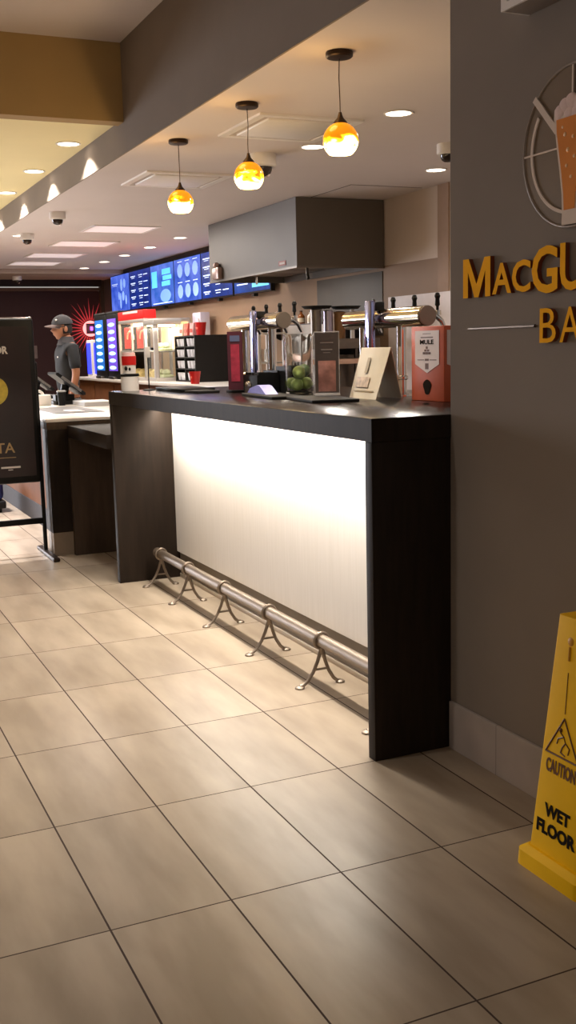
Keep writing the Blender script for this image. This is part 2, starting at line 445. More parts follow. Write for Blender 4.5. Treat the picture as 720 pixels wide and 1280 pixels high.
def register(label, loc, rz=0, sc_=1.0):
    t = thing('cash_register', label, 'register', loc, rz)
    MB().prism([(-.17, -.15, 0), (.17, -.15, 0), (.17, .12, 0), (-.17, .12, 0)], (0, 0, .03)).build('base', BLACKP, t)
    MB().prism([(-.05, -.06, .03), (.05, -.06, .03), (.05, .10, .03), (-.05, .10, .03)], (0, 0, .05)).tube([(0, .02, .06), (0, .0, .16)], .035, 12).build('stand', BLACKP, t)
    # touch screen slab tilted: high towards the customer side, low towards the staff
    M = Matrix.Translation((0, -.01, .17)) @ Matrix.Rotation(math.radians(38), 4, 'X')
    MB().obox((0, 0, 0), (.34, .30, .026), M, .006).build('screen_body', BLACKP, t)
    s = MB().obox((0, 0, .0145), (.31, .27, .002), M).build('touch_screen', mat('screen_grey', (62, 64, 70), .15, noise=.05), t)
    MB().obox((-.19, .0, 0), (.02, .20, .022), M, .003).build('card_reader', GREYP, t)
    return t
register('near register with a tilted black touch screen on the white counter', (9.0, -2.03, ZS), 0)
register('farther black register half hidden behind the poster stand', (10.3, -2.05, ZS), 0)
t = thing('paper_cup', 'black lidded drink cup standing in front of the near register', 'cup', (8.72, -1.93, ZS))
MB().lathe([(0, 0), (.028, 0), (.036, .11), (0, .11)]).build('cup_body', BLACKP, t)
MB().lathe([(0, .11), (.039, .11), (.039, .118), (.03, .124), (0, .124)]).build('lid', mat('grey_lid', (150, 148, 146), .4, noise=.05), t)
t = thing('receipt_printer', 'white receipt printer with paper curling out beside the register', 'printer', (8.95, -1.82, ZS))
MB().box(-.07, .07, -.06, .05, 0, .085, bev=.012).build('printer_body', WHITEP, t)
MB().tube([(0, -.01, .08), (0, .0, .10), (0, .02, .115), (0, .045, .118)], .012, 8).build('paper_roll', WHITEP, t)

# ================================================================== POSTER STAND
ps = thing('poster_stand', 'tall black poster stand with rounded dark board beside the order counter', 'sign stand', (7.08, -1.05, 0))
def lx(y): return y+1.05
PX = 0
MB().box(-.024, .024, -.355, .40, .498, 1.572, bev=.02, seg=3).build('frame', BLACKP, ps)
poster = B(-.0265, -.024, -.318, .37, .545, 1.52).build('poster', mat('poster_print', (34, 18, 18), .35, noise=.5, nscale=3.5, stretch=(1, 1, 1)), ps)
MB().tube([(0, -.35, 1.573), (0, .39, 1.573)], .004, 8).ball((-.006, -.335, 1.574), .009).build('top_trim', mat('silver_trim', (170, 160, 156), .3, .9, noise=.02), ps)
text_mesh('OR', 'poster_text', mat('white_print', (220, 214, 208), .5, noise=.03), poster, (-.0266, -.180, 1.345), (0, -1, 0), (0, 0, 1), .050, .085, .0008, .04, align='RIGHT')
text_mesh('TA', 'poster_text', mat('gold_print', (168, 140, 96), .5, noise=.05), poster, (-.0266, -.186, .705), (0, -1, 0), (0, 0, 1), .066, .120, .0008, .01, align='RIGHT')
MB().box(-.0275, -.0266, -.215, -.09, .603, .615).box(-.0275, -.0266, -.165, -.135, .590, .595).build('fine_print', mat('white_print', (220, 214, 208), .5), poster)
MB().box(-.0275, -.0266, -.19, .05, .672, .676).build('underline', mat('gold_print', (168, 140, 96), .5), poster)
mb = MB(); mb.lathe([(0, 0), (.095, 0), (.095, .002), (0, .002)], (-.0266, -.07, 1.11), 40, (-1, 0, 0)); mb.build('lemon_picture', mat('lemon_yellow', (196, 176, 70), .5, noise=.25, nscale=20), poster)
for yy in (-.361, .42):
    mb = MB(); mb.tube([(.04, yy, .02), (.04, yy, 1.27)], .014, 16); mb.ball((.04, yy, 1.275), .015)
    mb.build('post', BLACKP, ps)
    MB().box(-.30, .24, yy-.022, yy+.022, 0, .028, bev=.008).build('foot', DARKMET, ps)
MB().box(.028, .052, -.361, .42, .21, .25, bev=.004).build('crossbar', BLACKP, ps)
for z in (.75, 1.15):
    for yy in (-.352, .40): B(.0, .04, yy-.01, yy+.01, z, z+.05).build('clamp', BLACKP, ps)

# ================================================================== PENDANT LAMPS
def pendant():
    t = thing('pendant_lamp', '', 'pendant lamp', (4.029, -2.10, ZC), 0, None)
    MB().lathe([(0, 0), (.054, 0), (.056, -.004), (.056, -.018), (.05, -.023), (.012, -.026), (0, -.026)]).build('ceiling_canopy', DARKMET, t)
    MB().tube([(0, 0, -.02), (.001, .003, -.10), (.001, -.001, -.19), (0, 0, -.25)], .0022, 8).build('cord', mat('dark_cord', (58, 40, 26), .6), t)
    MB().lathe([(0, -.232), (.006, -.234), (.009, -.245), (.013, -.256), (.024, -.268), (.029, -.275), (.029, -.279), (0, -.279)]).build('cap', DARKMET, t)
    prof = []
    R = .073
    for i in range(26):
        a = math.radians(22+(118)*i/25)
        prof.append((R*math.sin(a), -.345+R*.98*math.cos(a)))
    inner = [(r-.004, z) for r, z in prof[::-1]]
    g = MB().lathe(prof+inner+[prof[0]], seg=40).build('glass_globe', globe_material(), t)
    MB().ball((0, 0, -.35), .027).build('bulb', emis('bulb', (255, 226, 170), 30), t)
    return t
PEND = ['nearest amber globe pendant lamp, largest of the three over the bar',
        'middle amber globe pendant lamp of the three over the bar',
        'farthest amber globe pendant lamp, smallest of the three over the bar']
p0 = pendant()
for i, (x, y) in enumerate([(4.029, -2.10), (4.99, -2.09), (5.96, -2.067)]):
    o = p0 if i == 0 else copy_tree(p0)
    o.location = (x, y, ZC); o.rotation_euler.z = i*2.1+.4; o['label'] = PEND[i]; o['group'] = 'amber pendant lamps over the bar'
    light('pendant_bulb_lamp', 'POINT', (x, y, ZC-.46), 5, (1, .74, .42), shadow_soft_size=.05)
    light('pendant_glow_lamp', 'POINT', (x, y+.10, ZC-.20), 1.3, (1, .6, .2), shadow_soft_size=.06)

# ================================================================== CEILING FIXTURES
def downlight(x, y, z, label, group, r=.066, spot=None, m=DOWNL):
    t = thing('recessed_light', label, 'ceiling light', (x, y, z), 0, group)
    MB().lathe([(r, .0), (r*1.18, -.001), (r*1.2, -.004), (r*1.02, -.006), (r*.98, -.002), (r, 0)]).build('trim_ring', WHITEP, t)
    MB().lathe([(0, -.004), (r*.98, -.003), (r*.98, 0), (0, 0)]).build('lens', m, t)
    if spot:
        light('recessed_lamp', 'SPOT', (x, y, z-.02), spot[0], spot[2] if len(spot) > 2 else WARM2, spot_size=math.radians(spot[1]), spot_blend=spot[3] if len(spot) > 3 else .6, shadow_soft_size=.05)
    return t
G1 = 'recessed lights over the bar and kitchen'
downlight(4.948, -2.917, ZC, 'round recessed light right of the nearest pendant lamp', G1, spot=(36, 165))
downlight(5.914, -2.895, ZC, 'recessed light just left behind the nearest amber globe', G1, spot=(36, 165))
downlight(6.44, -4.09, ZC, 'recessed light low on the right, above the white kitchen wall', G1, spot=(10, 110))
for i, x in enumerate((11.02, 12.1, 13.16, 14.13, 15.23)):
    downlight(x, -3.80, ZC, ['first recessed light in the row before the menu screens, nearest the hood', 'second recessed light in the row before the menu screens, counting from the hood', 'third and middle recessed light of the row before the menu screens', 'fourth recessed light of the row before the menu screens, counting from the hood', 'farthest recessed light of the row before the menu screens'][i], G1, spot=(26, 130))
downlight(11.126, -2.13, ZC, 'recessed light beside the small dome camera at the left ceiling edge', G1, spot=(30, 120))
downlight(16.9, -3.84, 2.46, 'tiny recessed light over the burgundy end wall', G1, .05)
for i, x in enumerate((7.29, 8.435, 9.60, 10.8, 12.0)):
    if i > 3: pass
    downlight(x, -1.755, ZY, ['nearest recessed light in the cream ceiling along the beam', 'second recessed light in the cream ceiling along the beam', 'third recessed light in the cream ceiling, at the left photo edge', 'fourth recessed light in the cream ceiling along the beam', 'farthest recessed light in the cream ceiling along the beam'][i],
              'recessed lights in the cream ceiling', .070, spot=(60, 118, WARM2, .12))

def cassette(x, y, s, label):
    t = thing('air_cassette', label, 'ceiling vent', (x, y, ZC), 0, 'square air units in the bar ceiling')
    h = s/2
    frame = rect_ring(-h, h, -h, h, -.012, 0, .045).build('frame', WHITEP, t)
    rect_ring(-h+.045, h-.045, -h+.045, h-.045, -.006, 0, .035).build('air_slot', mat('slot_shadow', (196, 184, 176), .7), t)
    B(-h+.08, h-.08, -h+.08, h-.08, -.016, 0, bev=.003).build('centre_panel', WHITEP, t)
    mb = MB(); mb.box(h-.075, h-.05, -.18, -.12, -.0075, -.004).box(h-.075, h-.05, -.09, .19, -.0075, -.004)
    mb.build('slot_opening', BLACKM, t)
    return t
cassette(5.455, -2.53, .60, 'larger square white air unit behind the two nearest pendant lamps')
cassette(7.31, -2.51, .62, 'square white air unit behind the farthest pendant lamp')
def flat_panel(x, y, label):
    t = thing('ceiling_panel', label, 'ceiling light', (x, y, ZC), 0, 'flat panel lights in the far bar ceiling')
    rect_ring(-.30, .30, -.33, .33, -.008, 0, .03).build('frame', WHITEP, t)
    B(-.27, .27, -.30, .30, -.004, 0).build('diffuser', WARMW, t)
    light('panel_lamp', 'AREA', (x, y, ZC-.02), 26, WARM2, shape='SQUARE', size=.55)
for x, l in ((10.38, 'nearest flat ceiling panel of the four in a row'), (11.83, 'second nearest flat ceiling panel of the four'), (13.28, 'third flat ceiling panel of the four'), (14.5, 'farthest flat ceiling panel of the four')):
    flat_panel(x, -2.96, l)
def dome(x, y, z, label, s=1.0):
    t = thing('dome_camera', label, 'security camera', (x, y, z), .9, 'dome cameras under the ceilings')
    MB().lathe([(0, 0), (.066*s, 0), (.068*s, -.006), (.068*s, -.055*s), (.060*s, -.062*s), (.05*s, -.062*s), (0, -.062*s)]).build('housing', WHITEP, t)
    MB().lathe([(.047*s, -.060*s), (.046*s, -.075*s), (.038*s, -.092*s), (.022*s, -.103*s), (0, -.106*s)]).build('dome', mat('smoked_dome', (44, 34, 30), .15, noise=.05), t)
    MB().ball((-.02*s, -.01*s, -.095*s), .014*s).build('lens', mat('lens_glint', (190, 170, 160), .2), t)
dome(6.244, -2.709, ZC, 'white dome camera behind the middle pendant lamp', 1.25)
dome(9.25, -2.10, ZC, 'white dome camera near the left edge of the bar ceiling')
dome(10.95, -2.17, ZC, 'white dome camera beside a recessed light at the far left')
dome(5.609, -3.648, ZC, 'white dome camera half hidden by the grey wall edge')
dome(16.0, -2.99, 2.46, 'white boxy camera over the burgundy end wall')
mb = MB().box(7.2, 7.9, -3.84, -3.832, ZC-.002, ZC+.001).box(7.2, 7.208, -4.45, -3.832, ZC-.002, ZC+.001)
o = mb.shift((-7.55, 4.1, -ZC)).build('access_panel', mat('seam', (96, 84, 74), .8)); tag(o, 'thin outline of a ceiling access panel in front of the hood', 'access panel', None, (7.55, -4.1, ZC))

# ================================================================== KITCHEN HOOD + SCREENS
hd = thing('kitchen_hood', 'big grey stainless extractor hood hanging from the ceiling by the menu screens', 'range hood', (8.87, -4.09, 1.975))
H0, H1, HY0, HY1, HZ = 7.87, 9.86, -4.49, -3.69, ZC-.003
mb = MB().box(H0, H1, HY1-.02, HY1, 1.975, HZ).box(H0, H0+.02, HY0, HY1-.02, 1.975, HZ).box(H1-.02, H1, HY0, HY1-.02, 1.975, HZ).box(H0+.02, H1-.02, HY0, HY0+.02, 1.975, HZ).box(H0+.02, H1-.02, HY0+.02, HY1-.02, 2.45, 2.47)
W(mb, hd).build('canopy', HOODM, hd, False)
W(MB().box(H0-.006, H1+.006, HY1-.002, HY1+.006, 1.970, 1.985).box(H0-.006, H0+.006, HY0, HY1, 1.970, 1.985), hd).build('lower_trim', STEEL, hd, False)
for k in range(4):
    x = H0+.05+k*.48
    f = W(B(x, x+.44, HY0+.05, -3.98, 2.03, 2.05), hd).build('grease_filter', STEEL, hd, False)
W(MB().cone((8.9, -3.85, 2.10), (8.9, -3.85, 2.02), .05, .06, 16), hd).build('hood_lamp', emis('hoodlamp', (255, 226, 170), 12), hd)
W(MB().box(8.08, 8.22, HY1, HY1+.004, 2.008, 2.045), hd).build('warning_label', mat('label_red', (150, 66, 50), .5), hd, False)
W(MB().box(8.10, 8.20, HY1+.0035, HY1+.005, 2.018, 2.035), hd).build('label_text', mat('label_white', (190, 170, 160), .5), hd, False)
W(MB().box(9.52, 9.68, HY1, HY1+.05, 1.99, 2.10, bev=.01).ball((9.6, HY1+.03, 2.12), .03), hd).build('heat_sensor', mat('sensor_pink', (176, 150, 142), .3, .4), hd)
W(MB().tube([(8.12, -3.9, 1.99), (8.12, -3.9, 1.93), (8.10, -3.9, 1.90)], .012, 10).tube([(9.2, -3.9, 1.99), (9.2, -3.9, 1.92)], .012, 10), hd).build('sprinkler_pipe', STEEL, hd)
light('hood_inner_lamp', 'AREA', (8.9, -3.9, 2.0), 4, WARM, size=.3)
o = B(-.62, .62, -.008, 0, -.28, .25, bev=.003).build('steel_backsplash', mat('backsplash_steel', (98, 91, 84), .6, .3, noise=.06, nscale=4)); tag(o, 'stainless steel backsplash sheet on the wall below the hood', 'backsplash', None, (8.52, -4.487, 1.70))

def bars(rects, t=.002):
    mb = MB()
    for (x0, x1, z0, z1) in rects: mb.box(x0, x1, 0, t, z0, z1)
    return mb
SW, SH = 1.0, .555
SCRBG = [(44, 84, 214), (14, 40, 120), (34, 104, 214), (40, 88, 214), (14, 48, 128), (14, 56, 130)]
def menu_screen(i, x):
    labels = ['leftmost menu screen, violet blue with pale columns of text', 'second menu screen from the left, navy with short white price lines',
              'third menu screen, bright blue with a big sandwich picture', 'fourth menu screen with six pale pictures in two rows',
              'navy menu screen partly hidden behind the left end of the hood', 'rightmost menu screen with a bright cyan block, seen below the hood']
    t = thing('menu_screen', labels[i], 'screen', (x, -4.40, 1.912), 0, 'menu screens above the back counter')
    # local x runs towards the picture's left, so columns are laid out from +x
    B(-SW/2+.002, SW/2-.002, -.05, 0, 0, SH, bev=.004).build('frame', BLACKP, t)
    s = B(-SW/2+.018, SW/2-.018, 0, .003, .018, SH-.018).build('display', screen_mat(i), t)
    R = []; P = []
    if i == 0:
        R += [(.12, .42, .41, .42), (.16, .38, .39, .395)]
        P += [(-.14, -.02, .30, .48), (-.30, -.18, .34, .47), (-.06, .02, .05, .28), (-.22, -.10, .16, .30), (-.34, -.26, .10, .24), (.02, .10, .18, .30)]
    elif i in (1, 4):
        for k in range(5):
            z = .08+.095*k
            R += [(.20, .42, z, z+.014), (-.14, .04, z+.005, z+.016), (-.38, -.20, z, z+.012), (.24, .38, z-.02, z-.012), (-.12, .02, z-.022, z-.014)]
    elif i == 2:
        P += [(-.36, -.02, .40, .47), (-.40, -.05, .33, .385), (-.34, 0, .255, .315), (.2, .42, .25, .46)]
        R += [(-.40, .40, .035, .045)]
    elif i == 3:
        for k in range(3):
            for z in (.06, .31): P += [(-.40+k*.28, -.20+k*.28, z, z+.17)]; R += [(-.38+k*.28, -.22+k*.28, z+.19, z+.20)]
    else:
        P += [(-.46, -.02, .06, .46)]; R += [(.10, .40, .1+.07*k, .112+.07*k) for k in range(5)]
    if R: bars([(a, b, c, d) for a, b, c, d in R]).shift((0, .0032, 0)).build('menu_text', emis('menu_text_glow', (206, 222, 255), 1.1), t, False)
    if P and i != 2:
        mb = MB()
        for a, b, c, d in P:
            if i == 5: mb.box(a, b, .0032, .005, c, d)
            else:
                mb.lathe([(0, 0), (.5, 0), (.5, .002), (0, .002)], (0, 0, 0), 20, (0, 1, 0)) if False else mb.ball(((a+b)/2, .004, (c+d)/2), .5, (abs(b-a), .004, d-c), 12)
        mb.build('menu_picture', emis('menu_cyan', (96, 200, 250), 1.1) if i == 5 else emis('menu_pic', (138, 172, 240), .95), t)
    if i == 2:
        bars(P).shift((0, .0032, 0)).build('menu_text', emis('menu_cyan', (96, 200, 250), 1.1), t, False)
        MB().ball((-.14, .004, .13), .5, (.44, .006, .17), 16).build('menu_picture', emis('menu_food', (116, 160, 220), .9), t)
    MB().box(-.03, .03, -.06, -.01, -.03, .02).build('bracket', BLACKM, t, False)
    return t
def screen_mat(i):
    m, nt, b = nodes_of('screen_blue_%d' % i); L = nt.links
    tc = nt.nodes.new('ShaderNodeTexCoord')
    n = nt.nodes.new('ShaderNodeTexNoise'); n.inputs['Scale'].default_value = 4.5; n.inputs['Detail'].default_value = 3
    L.new(tc.outputs['Object'], n.inputs['Vector'])
    r = nt.nodes.new('ShaderNodeValToRGB'); c = lin(SCRBG[i])
    r.color_ramp.elements[0].position = .35; r.color_ramp.elements[1].position = .7
    r.color_ramp.elements[0].color = (*[x*.7 for x in c], 1)
    e = lin((92, 120, 220)) if i in (0, 2, 3) else [x*1.5 for x in c]
    r.color_ramp.elements[1].color = (*e, 1)
    L.new(n.outputs['Fac'], r.inputs[0]); L.new(r.outputs[0], b.inputs['Emission Color'])
    b.inputs['Emission Strength'].default_value = 1.25; b.inputs['Base Color'].default_value = (.01, .01, .02, 1); b.inputs['Roughness'].default_value = .2
    return m
for i, x in enumerate((15.55, 14.55, 13.55, 12.55, 11.55, 10.52)):
    menu_screen(i, x)

# ================================================================== END WALL
t = thing('light_box', 'small dark square wall box with violet glow amid red rays', 'wall light', (16.985, -4.29, 1.71))
MB().box(-.06, 0, -.075, .075, -.08, .08, bev=.004).build('housing', mat('ink_box', (24, 14, 44), .4), t)
MB().box(-.066, -.06, -.022, .022, -.03, .03, bev=.002).build('violet_lamp', emis('violet', (120, 70, 255), 4), t)
MB().lathe([(0, 0), (.125, 0), (.125, .01), (0, .01)], (.002, 0, 0), 40, (1, 0, 0)).build('glow_ring', emis('pinkred_glow', (255, 140, 140), 2.2), t)  # emissive disc stands in for the box's halo on the wall
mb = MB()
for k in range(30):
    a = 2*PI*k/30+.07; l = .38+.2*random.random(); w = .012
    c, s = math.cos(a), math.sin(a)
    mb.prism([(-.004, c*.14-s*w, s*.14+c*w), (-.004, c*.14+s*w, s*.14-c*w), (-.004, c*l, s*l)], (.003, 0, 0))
mb.build('light_ray', emis('ray_red', (176, 52, 58), .5), t, False)  # glowing wedges imitate the light rays round the box
light('red_glow_lamp', 'POINT', (16.86, -4.29, 1.71), 2.5, (1, .22, .2), shadow_soft_size=.1)
for i, (y0, lab) in enumerate(((-3.32, 'left grey paper notice pinned to the burgundy end wall'), (-3.86, 'middle paper notice on the burgundy wall behind the worker'), (-4.40, 'right paper notice on the burgundy wall below the glowing box'))):
    o = B(-.004, 0, -.1, .1, -.1, .1).build('paper_notice', mat('grey_paper', (120, 104, 100), .7, noise=.12, nscale=20), None, False)
    tag(o, lab, 'notice', 'paper notices on the end wall', (16.996, y0, 1.36))

# ================================================================== BACK COUNTER
bc = thing('back_counter', 'white-topped brown back counter under the menu screens', 'counter', (12.1, -4.0, 0))
W(B(9.05, 15.05, -4.49, -3.5, .965, 1.0, bev=.004), bc).build('countertop', WHITETOP, bc)
W(B(9.1, 15.0, -4.48, -3.56, 0, .965), bc).build('cabinet', BROWNL, bc, False)
for k in range(6): W(B(9.12+k*.98, 10.06+k*.98, -3.56, -3.545, .12, .93, bev=.003), bc).build('door', BROWNL, bc)
ZB = 1.0005
# blue lit box
t = thing('drink_cooler', 'small white drink cooler with a glowing blue side', 'cooler', (14.25, -3.69, ZB))
B(-.14, .14, -.13, .13, 0, .50, bev=.015).build('housing', WHITEP, t)
B(-.146, -.14, -.10, .10, .05, .46).build('blue_panel', emis('blue_panel', (50, 60, 255), 1.7), t)
B(-.10, .10, .13, .136, .05, .46).build('blue_panel', emis('blue_panel', (50, 60, 255), 1.7), t)
def neon(x, y, label, c1, w):
    t = thing('drink_dispenser', label, 'drink dispenser', (x, y, ZB), 0, 'tall black neon-lit drink dispensers')
    B(-.28, .28, -.2, .2, 0, .80, bev=.012).build('housing', BLACKP, t)
    B(-.17, .22, .2, .206, .10, .74, bev=.002).build('light_panel', emis('neon'+c1[0], c1[1], 1.0), t)
    mb = MB()
    for k in range(7): mb.ball((.03, .207, .14+.088*k), .5, (.30, .012, .045), 12)
    mb.build('lit_bottles', emis('neonspot', (150, 220, 255), 3.0), t)
    MB().box(-.28, .28, -.2, .2, .80, .83, bev=.01).build('top_cap', BLACKM, t)
    MB().box(-.12, .12, .2, .25, 0, .03, bev=.004).build('drip_tray', STEEL, t)
neon(13.63, -3.76, 'left black drink dispenser with a column of cyan lit bottles', ('cyan', (30, 90, 170)), 1)
neon(13.02, -3.76, 'right black drink dispenser with a violet lit column', ('violet', (100, 70, 190)), 1)

t = thing('food_warmer', 'glass-fronted hot food warmer with a red header and red pictures', 'food warmer', (12.18, -3.80, ZB))
mb = MB().box(-.52, .52, -.3, .25, 0, .035, bev=.004).box(-.52, .52, -.3, .25, .66, .70, bev=.004)
for x in (-.51, .51):
    for y in (-.29, .24): mb.box(x-.014, x+.014, y-.014, y+.014, .035, .66)
mb.box(-.5, .5, -.29, .24, .33, .35).box(-.014, .014, .226, .25, .035, .66)
mb.build('frame', mat('case_steel', (206, 200, 194), .4, .5, noise=.03), t)
B(-.50, .50, .236, .24, .35, .66).build('glass_pane', PANE, t)
B(-.50, .50, -.296, -.29, .03, .67).build('back_panel', mat('warm_back', (235, 205, 160), .6, emit=(255, 214, 160), es=.2), t)
for x in (.27, -.25):
    a = B(x-.17, x+.17, .20, .206, .37, .62, bev=.004).build('picture_panel', mat('red_picture', (206, 50, 34), .5, noise=.15, nscale=9, emit=(220, 40, 24), es=.7), t)
    MB().tube([(x-.1+.12*math.cos(q), .2095, .48+.09*math.sin(q)) for q in [k*.4 for k in range(9)]], .012, 8).build('swirl', mat('cream_swirl', (240, 200, 150), .5, emit=(255, 220, 170), es=.3), a)
B(-.52, .52, .10, .25, .70, .80, bev=.004).build('header_sign', mat('red_header', (214, 36, 34), .45, noise=.05, emit=(210, 30, 30), es=.35), t)
B(-.30, .30, .251, .254, .80-.03, .80-.004).build('header_strip', WHITEP, t)
MB().box(-.45, .45, -.1, .12, .63, .655).build('heat_lamp', emis('warmlamp', (255, 232, 190), 7), t)
for i, x in enumerate((.45, .15, -.2, -.5)):
    o = MB().lathe([(0, 0), (.05, 0), (.068, .07), (.062, .07), (.045, .006), (0, .006)], seg=20)
    o.ball((0, 0, .06), .055, (1, 1, .7), 12)
    o = o.build('food_tub', mat('butter_food', (226, 206, 140), .7, noise=.25, nscale=25), None)
    tag(o, ['yellow food tub at the left end inside the red warmer case', 'second yellow food tub from the left inside the warmer case', 'third yellow food tub from the left inside the warmer case', 'yellow food tub at the right end inside the warmer case'][i], 'food tub', 'food tubs in the warmer case', (12.18+x*.72, -3.72, ZB+.0355))
light('warmer_lamp', 'AREA', (12.18, -3.8, ZB+.62), 9, (1, .86, .66), size=.5)

t = thing('glass_display_case', 'lit glass display case with a steel corner post', 'display case', (11.45, -3.72, ZB))
mb = MB().box(-.19, .19, -.14, .18, 0, .04, bev=.004).box(-.19, .19, -.14, .18, .62, .68, bev=.01)
mb.cone((-.15, .15, .04), (-.15, .15, .62), .03, .03, 16)
for x, y in ((.175, .165), (-.175, -.125), (.175, -.125)): mb.box(x-.014, x+.014, y-.014, y+.014, .04, .62)
mb.build('frame', mat('case_steel', (206, 200, 194), .4, .5, noise=.03), t)
MB().box(-.12, .16, .168, .172, .04, .62).box(-.183, -.179, -.11, .12, .04, .62).build('glass_pane', PANE, t)
MB().box(-.17, .17, -.12, .14, .32, .33).build('shelf', STEEL, t)
MB().box(-.15, .15, -.08, .10, .60, .618).build('case_lamp', emis('warmlamp', (255, 232, 190), 7), t)
for i, (x, z) in enumerate(((-.085, .041), (.085, .041), (-.085, .331), (.085, .331))):
    o = MB().box(-.07, .07, -.06, .06, 0, .03, bev=.008).ball((0, 0, .05), .06, (1, .8, .7), 12).build('wrapped_snack', mat('pale_green_wrap', (188, 196, 150), .5, noise=.2, nscale=20), None)
    tag(o, ['lower left pale green wrapped snack in the glass case', 'lower right pale green wrapped snack in the glass case', 'upper left pale green wrapped snack in the glass case', 'upper right pale green wrapped snack in the glass case'][i], 'snack', 'wrapped snacks in the glass case', (11.45-x, -3.70, ZB+z+.001))
light('case_lamp_light', 'AREA', (11.45, -3.70, ZB+.58), 7, (1, .9, .72), size=.4)

# black cup organiser
t = thing('cup_organizer', 'tall black cup and lid organizer holding columns of white cups', 'organizer', (10.93, -3.93, ZB))
mb = MB().box(-.36, .30, -.33, .17, 0, .015).box(-.36, .30, -.33, .17, .475, .49)
mb.box(-.36, -.34, -.33, .17, .015, .475).box(.28, .30, -.33, .17, .015, .475).box(-.34, .28, -.33, -.31, .015, .475)
for z in (.13, .25, .365): mb.box(-.34, .28, -.26, .17, z, z+.012)
mb.box(-.035, -.015, -.26, .17, .015, .475)
mb.build('rack', BLACKM, t, False)
n = 0
WH = mat('white_cup', (222, 222, 230), .5, noise=.05)
for rz_, z in enumerate((.016, .143, .263, .378)):
    for cx, x in enumerate((.24, .13, .02, -.09, -.20, -.30)):
        if cx == 2: x = .05
        o = MB().lathe([(0, 0), (.028, 0), (.038, .08), (.034, .08), (.026, .004), (0, .004)], seg=14).build('paper_cup', WH)
        rows = ['bottom', 'second lowest', 'second highest', 'top'][rz_]
        cols = ['leftmost', 'second', 'third', 'fourth', 'fifth', 'rightmost'][cx]
        tag(o, 'white paper cup in the %s row of the black organizer, %s column' % (rows, cols), 'cup', 'white cups in the black organizer', (10.93+x, -3.93+.125, ZB+z))
def red_cup(x, y, z, label, s=1.0, straw=False):
    t = thing('red_cup', label, 'cup', (x, y, z), .3, 'red cups')
    MB().lathe([(0, 0), (.045*s, 0), (.062*s, .125*s), (.064*s, .13*s), (.058*s, .13*s), (.041*s, .004), (0, .004)], seg=24).build('cup_body', REDP, t)
    MB().ball((.0, .052*s, .07*s), .02*s, (1, .3, .8), 12).build('emblem', mat('pale_red', (240, 120, 100), .5), t)
    if straw: MB().tube([(0, 0, .01), (.01, 0, .10), (.02, .01, .17)], .006, 8).build('straw', WHITEP, t)
red_cup(10.15, -3.60, ZB, 'small red cup standing in front of the black organizer', .95)
red_cup(10.62, -3.85, ZB+.4905, 'red cup with a white straw on top of the black organizer', 1.0, True)
for i, (x, m, lab) in enumerate(((11.18, 'cream', 'cream snack box on top of the organizer, left'), (11.02, 'redb', 'red and white snack box on top of the organizer, middle'), (10.84, 'pinkb', 'pink snack box on top of the organizer, next to the red cup'))):
    cmap = {'cream': (240, 224, 196), 'redb': (214, 84, 74), 'pinkb': (224, 168, 168)}
    t = thing('snack_box', lab, 'box', (x, -3.86, ZB+.4905), 0, 'snack boxes on the organizer')
    MB().prism([(-.05, -.03, 0), (.05, -.03, 0), (.06, -.04, .13), (-.06, -.04, .13)], (0, .07, 0)).build('carton', mat(m, cmap[m], .5, noise=.1, nscale=12), t, False)
    MB().box(-.04, .04, .041, .043, .03, .07).build('stripe', mat('stripe_red', (190, 40, 36), .5), t, False)

# wall pieces behind
o = B(-.14, .14, -.02, .10, -.12, .15, bev=.01).build('towel_dispenser', mat('lavender_white', (214, 208, 226), .4, noise=.03)); tag(o, 'pale lavender towel dispenser on the tan wall right of the organizer', 'dispenser', None, (12.0, -4.40, 1.62))
t = thing('wall_shelf', 'thin dark wall shelf behind the left beer tower', 'shelf', (9.4, -4.30, 1.53))
B(-.75, .75, -.19, .12, 0, .02, bev=.003).build('board', mat('dark_shelf', (52, 34, 26), .5), t)
for x in (-.6, .6): MB().prism([(x, -.19, 0), (x, -.19, -.12), (x, .08, 0)], (.015, 0, 0)).build('bracket', BLACKM, t, False)
def bottle(x, y, z, m, label, r=.035, h=.2, cap=None, group='bottles behind the bar'):
    t = thing('bottle', label, 'bottle', (x, y, z), 0, group)
    MB().lathe([(0, 0), (r, 0), (r, h*.55), (r*.85, h*.66), (r*.38, h*.78), (r*.36, h*.95), (0, h*.95)], seg=20).build('bottle_body', m, t)
    MB().lathe([(0, h*.95), (r*.42, h*.94), (r*.42, h), (0, h)], seg=16).build('cap', cap or BLACKP, t)
    MB().lathe([(r*1.02, h*.12), (r*1.02, h*.45)], seg=20).build('bottle_label', mat('paper_label', (220, 208, 186), .6, noise=.08), t)
bottle(9.95, -4.25, 1.5505, mat('green_glass', (90, 180, 80), .3, noise=.05), 'green-capped bottle at the left end of the wall shelf', .045, .14, mat('green_cap', (70, 200, 90), .4))
bottle(9.0, -4.25, 1.5505, mat('amber_bottle', (120, 66, 24), .25), 'amber bottle on the thin wall shelf', .035, .12)
bottle(8.8, -4.25, 1.5505, WHITEP, 'white bottle on the thin wall shelf', .03, .11)

